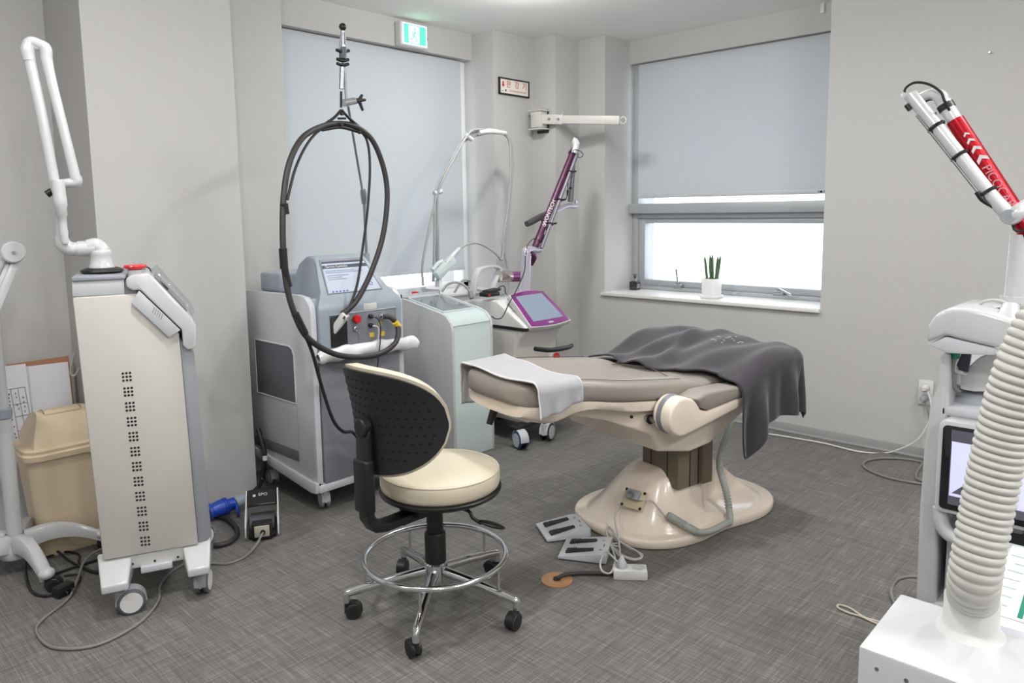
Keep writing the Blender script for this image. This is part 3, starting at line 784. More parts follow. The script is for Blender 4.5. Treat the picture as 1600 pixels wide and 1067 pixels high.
def tower():
    t = thing('laser_tower', 'white laser tower on casters with folded white tube arm by the pillar', 'laser machine', (.85, 2.66, 0), rad(-22))
    D = .34
    obj('side_panel', poly(t, [(161, 876), (310, 851), (280, 521), (225, 458), (113, 465)], 0, D, b=.006), M_OFFW, t)
    obj('front_panel', poly(t, [(310, 851), (331, 838), (303, 548), (281, 530)], .012, D-.012, b=.004), M_GREY, t)
    obj('lid_body', poly(t, [(113, 464), (195, 460), (194, 436), (112, 440)], .004, D-.004, b=.004), M_LGREY, t)
    obj('lid_top', poly(t, [(112, 440), (196, 436), (196, 430), (111, 433)], -.002, D, ref=0, b=.003), M_GREY, t)
    obj('lid_block', poly(t, [(195, 460), (214, 459), (216, 445), (195, 440)], .006, D-.006, b=.003), M_MGREY, t)
    nose = [(196, 437), (203, 431), (213, 429), (232, 427), (300, 498), (306, 508), (307, 540), (303, 546), (293, 547), (286, 540), (284, 515), (219, 453), (207, 454), (198, 449)]
    ns = obj('console', poly(t, nose, -.012, D+.012, b=.006, seg=3), M_WHITE2, t)
    obj('console_shadow_gap', poly(t, [(214, 452), (219, 452), (285, 516), (283, 519)], -.004, .0, ref=-.012), M_BLACK, t)
    fl_ = obj('side_flap', poly(t, [(217, 454), (282, 516), (264, 528), (205, 474)], -.016, .0, b=.003), M_LGREY, t)
    for i in range(5):
        for j in range(4):
            p = sp(t, 241+i*3.2-j*.7, 481+i*2.6+j*2.2, -.016); obj('print_mark', box(p.x-.0012, p.x+.0012, -.0166, -.015, p.z-.0016, p.z+.0016), M_INK, fl_)
    # transparent lid over the sloping screen
    a, c = sp(t, 232, 427, 0), sp(t, 300, 498, 0)
    n = Vector((c.z-a.z, 0, -(c.x-a.x))).normalized()
    if n.z < 0: n = -n
    a2, c2 = a.lerp(c, .03), a.lerp(c, .97)
    bm = prism([(q.x, q.z) for q in (a2, c2, c2+n*.02, a2+n*.026)], .03, D-.02, 'xz', .002)
    obj('screen_cover', bm, M_CLEAR, t)
    bm = prism([(q.x, q.z) for q in (a.lerp(c, .12)-n*.001, a.lerp(c, .88)-n*.001, a.lerp(c, .88)+n*.003, a.lerp(c, .12)+n*.003)], .06, D-.05, 'xz')
    obj('screen', bm, M_GLASSK, t)
    # emergency stop, key, strap
    e = sp(t, 212, 428, .06); eb = obj('stop_button', lathe([(0, .014), (.02, .014), (.0215, .016), (.0355, .022), (.0365, .026), (.034, .031), (.02, .033), (0, .033)], 30, e), M_RED, t)
    obj('button_collar', cyl(.024, -.01, .0145, 24, e), M_LGREY, t)
    k = sp(t, 222, 423, .20); obj('key_switch', mj(cyl(.013, -.02, .02, 18, k), box(k.x-.003, k.x+.003, k.y-.012, k.y+.012, k.z+.02, k.z+.032, .002)), M_STEEL, t)
    kp = [sp(t, 226, 416, .18), sp(t, 234, 420, .16), sp(t, 239, 432, .14), sp(t, 250, 440, .13), sp(t, 262, 451, .12), sp(t, 258, 453, .12), sp(t, 245, 436, .13), sp(t, 240, 430, .14)]
    obj('key_strap', tube(kp, .0028, 6), M_CABK, t)
    # vent grids
    for g in range(12):
        f = g/11; cx, cy = 198+29*f, 588.7+256.7*f; bm = None
        for i in (-1, 0, 1):
            for j in (-1, 0, 1):
                p = sp(t, cx+i*5.6+j*.5, cy+j*5.6-i*.5, 0); q = cyl(.0042, -.0007, .003, 10, p, 'y'); bm = q if bm is None else mj(bm, q)
        obj('vent_holes', bm, mat('vent_dark', (40, 38, 36), .9), t)['kind'] = 'stuff'
    # chassis and feet
    obj('chassis', poly(t, [(196, 870), (308, 850), (312, 870), (200, 890)], .01, D-.01, b=.003), M_WHITE, t)
    p = sp(t, 245, 886, 0); obj('tow_plate', box(p.x-.05, p.x+.05, -.004, .03, p.z-.012, p.z+.01, .002), M_LGREY, t)
    for q in ((207, 881), (242, 876), (278, 870)):
        p = sp(t, *q, .01); obj('screw', cyl(.004, -.002, .004, 10, p, 'y'), M_BLACK, t)
    x0, x1 = sp(t, 161, 876).x, sp(t, 331, 850).x
    for (xa, xb, nm) in ((x0-.02, x0+.09, 'l'), (x1-.10, x1, 'r')):
        for (ya, yb) in ((-.085, .05), (D-.05, D+.085)):
            fwd = ya < 0
            bm = loft([[(xa+.015, ya if fwd else yb, .10), (xb-.015, ya if fwd else yb, .10), (xb-.015, ya if fwd else yb, .128), (xa+.015, ya if fwd else yb, .128)],
                       [(xa, .04 if fwd else D-.04, .11), (xb, .04 if fwd else D-.04, .11), (xb, .04 if fwd else D-.04, .195), (xa, .04 if fwd else D-.04, .195)]])
            obj('foot', bev(bm, .006, 3), M_WHITE2, t)
    xa, xb = x0+.045, x1-.045
    for (cx, cy, rz, br) in ((xa, -.045, rad(5), True), (xb, -.035, rad(75), False), (xa, D+.04, rad(60), False), (xb, D+.04, rad(40), False)):
        c = caster(t, cx, cy, rz, .044, .017, .012, .105, m_t=M_DGREY, m_h=M_GREY, m_s=M_STEEL, disc=M_WHITE, hubr=.8)
    # articulated arm, in a plane through the lid centre
    Y = .15
    P = lambda x, y, dy=0: sp(t, x, y, Y+dy)
    b0 = P(160, 425); b0.z = sp(t, 150, 431, 0).z+.006
    obj('arm_flange', lathe([(0, -.006), (.06, -.006), (.068, 0), (.066, .005), (.05, .012), (0, .012)], 40, b0), M_BLACK, t)
    am = obj('arm_base', lathe([(0, .008), (.040, .008), (.040, .018), (.036, .024), (.033, .05), (.0345, .056), (.0345, .068), (.032, .072), (0, .072)], 36, b0), M_WHITE2, t)
    obj('arm_elbow', tube([P(160, 402), P(159, 392), P(150, 384), P(138, 386)], .0265, 18, k=6), M_WHITE2, t)
    obj('arm_rotary', mj(rod(P(149, 388), P(122, 389), .027, 24), rod(P(123, 389), P(116, 389), .0235, 24)), M_SILV, t)
    obj('arm_knuckle', tube([P(118, 389), P(108, 388), P(99, 381), P(95, 368)], [.0235, .025, .024, .0195], 18, k=6), M_WHITE2, t)
    obj('lower_arm_tube', tube([P(97, 378), P(93, 330), P(88, 300), P(86, 292)], [.019, .0125, .013, .0145], 16, k=6), M_WHITE2, t)
    obj('long_arm_tube', tube([P(88, 300), P(66, 185), P(45, 88)], [.0165, .0165, .017], 18, k=6), M_WHITE2, t)
    obj('top_yoke', mj(tube([P(46, 95), P(43, 78), P(48, 66), P(62, 70), P(71, 76), P(73, 92)], [.0185, .021, .0185, .0175, .019, .0175], 16, k=6)), M_WHITE2, t)
    obj('yoke_pin', rod(P(50, 72), P(64, 74), .013, 16), M_SILV, t)
    obj('return_arm_tube', tube([P(72, 88), P(80, 125), P(100, 205), P(119, 282)], [.018, .0155, .0155, .0165], 18, k=6), M_WHITE2, t)
    obj('wrist_joint', tube([P(118, 276), P(119, 284), P(110, 286), P(92, 287)], [.019, .0185, .0165, .014], 16, k=5), M_WHITE2, t)
    ax0, ax1 = P(90, 281, -.03), P(101, 373, -.03)
    d = (ax1-ax0); L = d.length; hp = lathe([(0, 0), (.019, 0), (.0205, .012), (.0195, .055), (.0205, .06), (.0205, .085), (.018, .09), (.017, .118), (.0135, .122), (.012, .16), (.0135, .172), (.011, .19), (.012, .2), (.009, .212), (.0035, .215), (.0035, L), (0, L)], 20)
    hp.transform(Matrix.Translation(ax0) @ d.to_track_quat('Z', 'Y').to_matrix().to_4x4()); obj('handpiece', hp, M_WHITE2, t)
    obj('arm_clamp', mj(rod(P(73, 304), P(84, 297), .012, 10), rod(P(82, 296), P(101, 300), .008, 10)), M_BLACK, t)
    # cable on the back edge
    obj('rear_cable', tube([sp(t, 116, 550, .3), sp(t, 110, 580, .3), sp(t, 116, 587, .3), sp(t, 124, 575, .3)], .003, 6), M_CABL, t)
    return t
TOWER = tower()

# ------------------------------------------------------------------ floor lamp stand at the left edge
def lamp_stand():
    h = at(23, 832, Z=.15)
    t = thing('examination_lamp_stand', 'white star-footed lamp stand with jointed arm at the left edge', 'lamp', (h.x, h.y, 0))
    obj('hub', lathe([(0, .055), (.055, .06), (.062, .075), (.05, .12), (.03, .135), (0, .135)], 28), M_WHITE2, t)
    tips = [at(72, 890, Z=.085), at(150, 832, Z=.09), at(60, 785, Z=.09)]
    L0 = [loc(t, p) for p in tips]
    a0 = math.atan2(L0[0].y, L0[0].x); r0_ = .285
    for k in range(5):
        a = a0+2*PI*k/5; ca, sa = math.cos(a), math.sin(a)
        rings = []
        for i in range(9):
            q = i/8; x = .03+(r0_-.03)*q; z = .125-.055*q*q+.022*math.sin(PI*q); wdt = .030-.009*q; hh = .042-.018*q
            rings.append([(x*ca-y*sa, x*sa+y*ca, z+dz) for y, dz in ((-wdt, -hh), (wdt, -hh), (wdt, 0), (wdt*.7, hh*.5), (0, hh*.62), (-wdt*.7, hh*.5), (-wdt, 0))])
        lg = obj('leg', loft(rings), M_WHITE2, t, 50)
        obj('leg_tip', ell(.028, .028, .022, (r0_*ca, r0_*sa, .072)), M_WHITE2, lg)
        caster(t, r0_*ca, r0_*sa, a+rad(60), .026, .013, .006, .07)
    p = loc(t, at(17, 700, Y=h.y))
    obj('pole', mj(cyl(.026, .12, .62, 24), cyl(.02, .6, 1.0, 24)), M_WHITE2, t)
    obj('pole_collar', cyl(.03, .60, .64, 24, b=.004), M_BLUEG, t)
    j = sp(t, 18, 394, -.12); top = Vector((0, 0, 1.0))
    jd = obj('joint', mj(cyl(.039, -.03, .03, 32, j, 'y', .005)), M_WHITE2, t)
    obj('joint_screw', cyl(.006, -.035, .0, 12, j, 'y'), M_STEEL, jd)
    e1 = sp(t, -60, 560, -.12); e2 = sp(t, -105, 545, -.12)
    for (a, e, dy) in ((sp(t, 27, 402, -.12), sp(t, -40, 560, -.12), 0), (sp(t, 20, 404, -.12), sp(t, -47, 556, -.12), .012), (sp(t, 6, 398, -.12), sp(t, -90, 530, -.12), .0)):
        d = (e-a); q = box(-.0115, .0115, -.014, .014, 0, d.length, .003); q.transform(Matrix.Translation(a+Vector((0, dy, 0))) @ d.to_track_quat('Z', 'Y').to_matrix().to_4x4()); obj('arm_bar', q, M_WHITE2, t)
    obj('arm_bracket', tube([top, sp(t, -44, 556, -.12)], .016, 14, smooth=False), M_WHITE2, t)
    hd = sp(t, -98, 540, -.12)
    obj('lamp_head', lathe([(0, .05), (.05, .048), (.11, .02), (.125, 0), (.12, -.012), (0, -.012)], 36, hd), M_WHITE2, t)
lamp_stand()

# ------------------------------------------------------------------ waste bin
def bin_():
    t = thing('waste_bin', 'tan plastic waste bin with a domed swing lid behind the laser tower', 'waste bin', (.902, 3.375, 0), 0)
    rings = []
    for (z, a, b, r) in ((.0, .115, .085, .04), (.01, .12, .09, .045), (.2, .135, .103, .05), (.43, .152, .118, .055)):
        rings.append([(x, y, z) for x, y in rrect(-a, a, -b, b, r, 6)])
    obj('body', loft(rings), M_BIN, t, 50)
    rim = []
    for (z, g) in ((.405, .004), (.41, .016), (.43, .018), (.436, .010), (.448, .012), (.452, .004), (.452, -.012)):
        rim.append([(x, y, z) for x, y in rrect(-.152-g, .152+g, -.118-g, .118+g, .055+g*.5, 6)])
    obj('lid_rim', loft(rim), M_BIN, t, 40)
    # arched lid: section across y is an arch, ends slope in
    def f(u, v):
        y = -.105+.21*v; k = max(0, 1-abs(2*v-1)**2.3)
        xs = .128*(1-.30*k**1.2) if True else .1
        x = xs*(2*u-1); return (x, y, .45+.128*k**.75)
    obj('lid_dome', grid(f, 16, 28), M_BIN, t, 60)
    for sg in (-1, 1):
        pts = []
        for i in range(15):
            v = i/14; k = max(0, 1-abs(2*v-1)**2.3); pts.append((sg*.128*(1-.30*k**1.2), -.105+.21*v, .45+.128*k**.75))
        bm = bmesh.new(); bm.faces.new([bm.verts.new(p) for p in pts]); obj('lid_end', bm, M_BIN, t)
    def flap(u, v):
        vv = .30+.40*v; k = 1-abs(2*vv-1)**2.3; lim = .062+.012*math.sin(PI*v)
        return (lim*(2*u-1), -.105+.21*vv, .4505+.128*k**.75+.0025)
    obj('swing_flap', grid(flap, 10, 16), M_BIN, t, 60)
    for sg in (-1, 1): obj('flap_slot', tube([(sg*.066, -.105+.21*v, .452+.128*(1-abs(2*v-1)**2.3)**.75) for v in (.34, .42, .5, .58, .66)], .0022, 6), mat('tan_shadow_slot', (120, 96, 70), .8), t)
    obj('bag_edge', torus(.001, .001, (0, 0, .3), 6, 4), M_WRAP, t) if False else None
bin_()

# ------------------------------------------------------------------ cardboard and printed sheet behind the bin
cb = thing('cardboard_stack', 'white poster boards with brown cardboard leaning on the wall behind the waste bin', 'poster board', (.70, 3.70, 0), 0)
def lean_board(x0, x1, z0a, z1a, z1b, yb, yt, th, m, name):
    bm = prism([(x0, z0a), (x1, z0a), (x1, z1b), (x0, z1a)], -th/2, th/2, 'xz')
    ang = math.atan2(yt-yb, z1a)
    bm.transform(Matrix.Translation((0, yb, 0)) @ Matrix.Rotation(-ang, 4, 'X')); return obj(name, bm, m, cb)
lean_board(-.45, .325, .005, .735, .715, -.10, -.035, .006, M_PAPER, 'white_board')
lean_board(.10, .335, .005, .735, .737, -.075, -.018, .012, M_CARD, 'brown_board')
lean_board(-.45, .16, .005, .745, .735, -.118, -.055, .004, M_PAPER, 'white_board')
# printed form, rotated, on the front board
ang = math.atan2(.063, .745)
def brd(px, py, lift=.0035):
    d = (px-800)/F_PX*cr-(py-CY)/F_PX*cu+fw; n = Vector((0, -math.cos(ang), math.sin(ang))); o = Vector((.70, 3.70-.118-.0, .0))-Vector((0, .0, 0))
    q = ((o+n*lift-CAMPOS).dot(n))/d.dot(n); return loc(cb, CAMPOS+d*q)
def fpt(u, v):       # form coordinates: u along the long edge (down the photo), v across to the right
    a = Vector((1.5, 610)); b = Vector((15.5, 694)); c = Vector((38.5, 604.5)); d = Vector((54, 684.5))
    p = a.lerp(b, u).lerp(c.lerp(d, u), v); return brd(p.x, p.y)
for v in (0, .40, .70, 1): obj('form_line', tube([fpt(0, v), fpt(1, v)], .0009, 5, smooth=False), M_INK, cb)
for u, v0 in ((0, 0), (.30, .40), (.53, .40), (.80, .40), (1, 0)): obj('form_line', tube([fpt(u, v0), fpt(u, 1)], .0009, 5, smooth=False), M_INK, cb)
random.seed(5)
for v, n_, m in ((.10, 16, M_INKB), (.28, 13, M_INKB), (.50, 0, M_INK), (.58, 12, M_INK), (.84, 10, M_INK)):
    for k in range(n_):
        u = .06+.88*(k+.5)/n_
        if v > .4 and .53 < u < .80: continue
        if random.random() < .12: continue
        a, b = fpt(u-.016, v), fpt(u+.016, v); obj('form_letter', tube([a, a.lerp(b, .5)+Vector((.004*random.uniform(-1, 1), 0, 0)), b], .0016, 5, smooth=False), m, cb)

# ------------------------------------------------------------------ foot switch, blue plug, cables on the left
def foot_switch():
    c = at(411, 830, Z=0)
    t = thing('foot_switch', 'black hooded foot switch with white side rails beside the grey laser', 'foot switch', (c.x, c.y, 0), rad(-30))
    # local -y faces the camera (cable end), +y is the hooded toe end
    w2 = .062
    obj('base', box(-w2+.006, w2-.006, -.075, .11, 0, .022, .006), M_BLACK, t)
    for s in (-1, 1):
        obj('side_rail', prism([(-.08, .006), (.11, .006), (.12, .03), (.115, .145), (.105, .15), (.03, .108), (-.06, .085), (-.085, .06), (-.09, .02)], min(s*w2, s*(w2+.006)), max(s*w2, s*(w2+.006)), 'yz', .002), M_WHITE, t)
    hd = grid(lambda u, v: (-w2+2*w2*u, .035+.078*v+.012*math.cos(PI*(u-.5))*(1-v)*-1, .104+.042*v+.006*math.sin(PI*u)), 14, 8)
    h = obj('hood', hd, M_BLACK, t); md = h.modifiers.new('thickness', 'SOLIDIFY'); md.thickness = .006
    obj('pedal', prism([(-.04, .024), (.10, .03), (.10, .05), (-.02, .062), (-.04, .055)], -w2+.012, w2-.012, 'yz', .004), M_DGREY, t)
    obj('cable_block', box(-.042, .042, -.098, -.05, .004, .075, .006), M_BLACK, t)
    jp = obj('junction_plate', box(-.03, .03, -.103, -.095, .018, .066, .003), mat('sage_plate', (186, 184, 168), .5), t)
    obj('cable_gland', cyl(.010, -.112, -.1, 16, (.004, 0, .04), 'y'), M_BLACK, jp)
    text('lettering', 'SPO', .022, M_WHITE, t, frame((.004, .075, .137), (1, 0, 0), (0, .88, .47)), label='white letters on the hood')
    obj('logo_mark', tf(box(-.011, .0, -.006, .006, 0, .001), (-.026, .072, .1355), rad(28)), M_WHITE, t)
    g = t.matrix_basis @ Vector((.004, -.11, .04))
    pts = [g, at(401, 850, Z=.02), at(385, 868, Z=.006), at(358, 880, Z=.005), at(330, 880, Z=.005), at(300, 877, Z=.006), at(268, 893, Z=.006), at(250, 915, Z=.006), at(247, 940, Z=.006), at(215, 975, Z=.006), at(150, 1008, Z=.006), at(85, 1012, Z=.006), at(58, 990, Z=.006), at(64, 970, Z=.006), at(106, 936, Z=.006), at(121, 905, Z=.02), at(130, 880, Z=.022), at(143, 866, Z=.02), at(158, 858, Z=.02)]
    obj('cable', tube([loc(t, p) for p in pts], .0048, 9), M_CABG, t)
foot_switch()
def blue_plug():
    c = at(352, 800, Z=.04)
    t = thing('industrial_plug', 'blue industrial plug on a thick black cable against the pillar foot', 'plug', (c.x, c.y, 0))
    a, b, e = loc(t, at(326, 800, Z=.045)), loc(t, at(366, 786, Z=.055)), loc(t, at(381, 779, Z=.06))
    d = b-a; L = d.length; bm = lathe([(0, 0), (.036, 0), (.036, .012), (.030, .016), (.036, .05), (.037, L*.72), (.028, L*.76), (.027, L), (0, L)], 26); bm.transform(Matrix.Translation(a) @ d.to_track_quat('Z', 'Y').to_matrix().to_4x4())
    obj('plug_body', bm, M_BLUE, t)
    for q in (.60, .68): 
        g = torus(.0375, .002, n=26, k=6); g.transform(Matrix.Translation(a+d*q) @ d.to_track_quat('Z', 'Y').to_matrix().to_4x4()); obj('grip_ring', g, M_BLUE, t)
    d2 = e-b; bm = lathe([(0, 0), (.029, 0), (.03, .02), (.026, d2.length), (0, d2.length)], 22); bm.transform(Matrix.Translation(b) @ d2.to_track_quat('Z', 'Y').to_matrix().to_4x4()); obj('gland_nut', bm, M_BLUEG, t)
    f_ = loc(t, at(372, 796, Z=.035)); bm = cyl(.030, -.004, .004, 26, b=.001); bm.transform(Matrix.Translation(f_) @ Matrix.Rotation(rad(60), 4, 'Z') @ Matrix.Rotation(rad(80), 4, 'X')); obj('flap_cover', bm, M_BLUE, t)
    pts = [at(380, 779, Z=.06), at(398, 767, Z=.075), at(411, 750, Z=.09), at(416, 715, Z=.14), at(409, 688, Z=.20), at(400, 676, Z=.25)]
    pts[2:] = [at(409, 750, X=1.712), at(414, 715, X=1.716), at(409, 690, X=1.716), at(403, 670, X=1.716)]
    cb_ = obj('cable', tube([loc(t, p) for p in pts], .011, 12), M_CABK, t)
    g = loc(t, at(414, 715, X=1.716)); obj('cable_label', cyl(.0115, -.012, .012, 14, g), M_WHITE, cb_)
    obj('socket_cable', tube([loc(t, at(x, y, Z=.012)) for x, y in ((330, 806), (348, 808), (364, 818), (371, 832), (362, 845), (346, 851), (334, 852))], .0105, 12), M_HOSEK, t)
blue_plug()
cbk = thing('power_adapter', 'black power plug with tangled black cord under the lamp stand foot', 'power adapter', (.78, 3.0, 0))
q = loc(cbk, at(99, 921, Z=.02)); 
obj('adapter_body', tf(box(-.032, .032, -.02, .02, 0, .04, .006), (q.x, q.y, 0), 0, 0, rad(20)), M_BLACK, cbk)
for s in (-1, 1): obj('plug_pin', tf(cyl(.0025, 0, .02, 10, axis='y'), (q.x+.012+s*.01, q.y-.036, .02)), M_STEEL, cbk)
obj('cord', tube([loc(cbk, at(x, y, Z=z)) for x, y, z in ((92, 925, .01), (70, 931, .007), (48, 922, .007), (40, 890, .007), (45, 865, .008), (62, 848, .02), (85, 858, .02), (115, 880, .01), (150, 893, .008), (175, 885, .008))], .005, 8), M_CABK, cbk)
obj('cord', tube([loc(cbk, at(x, y, Z=z)) for x, y, z in ((100, 900, .02), (122, 898, .01), (124, 906, .008), (115, 915, .008), (105, 918, .01))], .005, 8), M_CABK, cbk)
obj('cord', tube([loc(cbk, at(x, y, Z=.007)) for x, y in ((85, 897), (110, 888), (135, 880), (160, 872), (185, 868))], .005, 8), M_CABK, cbk)
obj('cord', tube([loc(cbk, at(x, y, Z=.007)) for x, y in ((60, 875), (80, 868), (100, 862), (123, 866), (124, 880), (140, 892), (160, 896))], .0045, 8), M_CABK, cbk)

# ================================================================== GREY LASER WITH SCREEN AND HOSE
def grey_laser():
    t = thing('laser_machine', 'tall grey cabinet laser with a lit screen and a looped black hose on a pole', 'laser machine', (1.75, 2.84, 0))
    W, D = .51, .58
    # cabinet: two light side shells, grey core between
    side = [(.0, .115), (.03, .10), (D, .17), (D, .985), (.10, .992), (.045, .985), (.012, .955), (0, .92)]
    for x0, x1 in ((0, .03), (W-.03, W)):
        obj('side_shell', prism(side, x0, x1, 'yz', .006, 2, 20), M_LGREY, t)
    obj('core', prism([(.012, .13), (D-.005, .18), (D-.005, .975), (.05, .975), (.012, .93)], .028, W-.028, 'yz'), M_BLUEG, t)
    obj('front_panel', box(.035, W-.035, -.006, .02, .135, .715, .006), M_MGREY, t)
    obj('front_sill', mj(box(.0, W, -.012, .05, .10, .135, .008), box(.02, W-.02, .0, D-.02, .12, .14)), M_LGREY, t)
    # side grille with rounded top corner, its frame line and the lower vent strip
    gp = [(.150, .49), (.50, .49), (.50, .752), (.19, .752), (.165, .742), (.150, .715)]
    obj('side_grille', prism(gp, -.003, .01, 'yz', .002), M_DGREY, t)
    fr_ = [(y, z) for y, z in gp]; obj('grille_frame', tube([(-.002, y, z) for y, z in fr_], .004, 8, True, smooth=False), M_LGREY, t)
    obj('side_groove', box(-.0006, .006, .1475, .149, .13, .49), M_GREY, t)
    obj('side_vent', box(-.003, .01, .15, .56, .215, .265, .002), M_DGREY, t)
    obj('skirt', prism([(.0, .10), (.05, .095), (D, .16), (D, .205), (.05, .15), (0, .15)], -.012, .02, 'yz', .005), M_LGREY, t)
    # raised block at the rear of the top
    a = sp(t, 437, 430, .40)
    obj('rear_block', box(.05, .25, .33, .52, .98, 1.075, .014, 3), M_BLUEG, t)
    # console with sloped screen
    rings = []
    for (y, z, xa, xb) in ((-.014, .70, .035, .495), (-.014, .93, .030, .50), (.0, .955, .035, .495), (.035, 1.0, .07, .455), (.13, 1.135, .115, .405), (.15, 1.152, .125, .395), (.22, 1.155, .125, .395), (.27, 1.12, .115, .405), (.30, .98, .07, .45), (.30, .70, .035, .495)):
        rings.append((y, z, xa, xb))
    bm = bmesh.new(); A = [bm.verts.new((r[2], r[0], r[1])) for r in rings]; B = [bm.verts.new((r[3], r[0], r[1])) for r in rings]
    n = len(rings); bm.faces.new(A); bm.faces.new(B)
    for i in range(n): bm.faces.new((A[i], A[(i+1) % n], B[(i+1) % n], B[i]))
    bmesh.ops.recalc_face_normals(bm, faces=bm.faces[:]); cs = obj('console', bev(bm, .012, 3, 20), M_BLUEG, t)
    # sloped screen frame: plane through (y .035, z 1.0)-(y .13, z 1.135)
    o = Vector((.26, .035, 1.0)); up = Vector((0, .095, .135)).normalized(); fx = frame(o+Vector((0, -.135, .095)).normalized()*.001, (1, 0, 0), up)
    Lh = math.hypot(.095, .135)
    def onscr(bm): bm.transform(fx); return bm
    def trap(xa0, xb0, y0, xa1, xb1, y1, z0, z1): 
        bm = bmesh.new(); v = [bm.verts.new(p) for p in ((xa0, y0, z0), (xb0, y0, z0), (xb1, y1, z0), (xa1, y1, z0), (xa0, y0, z1), (xb0, y0, z1), (xb1, y1, z1), (xa1, y1, z1))]
        for f in ((0, 1, 2, 3), (4, 5, 6, 7), (0, 1, 5, 4), (1, 2, 6, 5), (2, 3, 7, 6), (3, 0, 4, 7)): bm.faces.new([v[i] for i in f])
        bmesh.ops.recalc_face_normals(bm, faces=bm.faces[:]); return bm
    obj('bezel', onscr(trap(-.152, .152, -.014, -.122, .120, .170, -.002, .0025)), M_MGREY, t)
    sc_ = obj('screen', onscr(trap(-.145, .143, -.010, -.117, .113, .156, .002, .0036)), M_SCRW, t)
    obj('title_bar', onscr(trap(-.126, .124, .118, -.122, .119, .136, .0036, .0042)), M_SCRB, sc_)
    obj('top_bar', onscr(trap(-.119, .113, .146, -.117, .112, .156, .0036, .0042)), M_SCRB, sc_)
    text('screen_title', 'Service Reminder', .0165, M_WHITE, sc_, fx @ Matrix.Translation((-.045, .1272, .0044)), .0003)
    obj('warning_sign', onscr(tube([(-.114, .121, .0046), (-.107, .133, .0046), (-.1, .121, .0046)], .0009, 5, True, smooth=False)), M_WHITE, sc_)
    for k, (y, x1) in enumerate(((.103, .04), (.094, .085), (.078, .0), (.068, -.04), (.058, -.02))):
        obj('text_line', onscr(box(-.118, x1, y, y+.003, .0036, .0041)), M_SCRI, sc_)
    obj('round_icon', onscr(tf(torus(.009, .0018, n=20, k=6), (.098, .022, .004))), M_SCRI, sc_)
    for k in range(5): obj('toolbar_icon', onscr(box(-.125+k*.019, -.115+k*.019, -.0075, -.001, .0036, .0042)), mat('lcd_toolbar_blue', (70, 84, 190), .3), sc_)
    obj('name_plate', box(.27, .345, -.0165, -.012, .905, .935, .002), M_WHITE, t)
    # control recess
    obj('control_recess', box(.085, .455, -.0155, .0, .745, .90, .004), M_MGREY, t)
    obj('recess_lip', tube([(.085, -.016, .745), (.455, -.016, .745), (.455, -.016, .90), (.085, -.016, .90)], .003, 8, True, smooth=False), M_BLUEG, t)
    obj('holster', box(.088, .175, -.022, -.01, .755, .895, .006), M_BLACK, t)
    Yf = -.016
    def ctl(px, py, bm_f, name, m):
        p = sp(t, px, py, Yf); return obj(name, bm_f(p), m, t)
    ctl(555, 498, lambda p: lathe([(0, .026), (.016, .025), (.02, .018), (.02, .008), (.012, .006), (.012, 0), (0, 0)], 24, (0, 0, 0)), 'stop_button', M_RED).location = (0, 0, 0)
    sb = t.children[-1]; p = sp(t, 555, 498, Yf); sb.rotation_euler = (PI/2, 0, 0); sb.location = p
    for px, py, nm in ((554, 513, 'key_switch'), (578, 494, 'connector'), (578, 508, 'connector'), (596, 493, 'hose_connector')):
        p = sp(t, px, py, Yf); r = .017 if nm == 'hose_connector' else .011
        obj(nm, lathe([(0, -.026), (r*.6, -.026), (r*.62, -.014), (r, -.012), (r, .0), (0, .0)], 20, p, 'y'), M_CHROME if nm != 'connector' else M_BLACK, t)
        if nm == 'connector': obj('connector_tip', cyl(.005, -.034, -.02, 12, p, 'y'), M_STEEL, t)
    for px, py, wx in ((594, 506, .014), (581, 523, .024), (598, 521, .022)):
        p = sp(t, px, py, Yf); obj('warning_sticker', box(p.x-wx/2, p.x+wx/2, Yf-.001, Yf+.002, p.z-.010, p.z+.010), M_YEL, t)
    obj('key_tag', tube([sp(t, 557, 515, -.04), sp(t, 560, 528, -.03), sp(t, 560, 540, -.03)], .003, 6), M_CLEAR, t)
    obj('side_button', box(W-.002, W+.004, .05, .07, .90, .96, .002), M_BLACK, t)
    # film-wrapped front handle
    def wrap(u, v):
        a = 2*PI*v; x = -.0+.56*u; r = .030+.003*math.sin(19*u+2*a)+.002*math.sin(37*u-a); e = min(1, 14*min(u, 1-u)+.55)
        return (x, -.045+r*e*math.cos(a)*.9, .725+r*e*math.sin(a)*1.05+.006*math.sin(4*u))
    obj('wrapped_handle', grid(wrap, 48, 16), M_WRAP, t, 80)
    for x in (.1, .42): obj('handle_post', rod((x, .01, .725), (x, -.045, .725), .012, 12), M_BLUEG, t)
    # casters
    for (cx, cy, rz) in ((.06, .04, rad(70)), (.45, .04, rad(100)), (.06, .5, rad(80)), (.45, .5, rad(60))):
        caster(t, cx, cy, rz, .042, .016, .012, .13, m_t=M_GREY, m_h=M_LGREY, m_s=M_STEEL, disc=M_LGREY)
    # pole and hose hanger
    P = lambda px, py, Y: loc(t, at(px, py, Y=Y))
    a, b, c, d, e = P(573, 402, 3.06), P(569, 312, 3.04), P(566, 296, 3.03), P(544, 166, 2.90), P(537, 95, 2.88)
    obj('pole_base', cyl(.016, -.03, .03, 18, P(573, 405, 3.06)), M_BLUEG, t)
    obj('pole', rod(a, b, .0075, 14), M_STEEL, t)
    obj('pole_knuckle', tube([P(569.5, 318, 3.04), P(568.5, 305, 3.035), P(567, 296, 3.03)], [.014, .017, .013], 16, k=4), M_STEEL, t)
    obj('pole', rod(c, d, .006, 14), M_STEEL, t)
    cl = P(546, 159, 2.90); obj('pole_clamp', rod(P(537, 161, 2.89), P(554, 158, 2.89), .017, 20), M_CHROME, t)
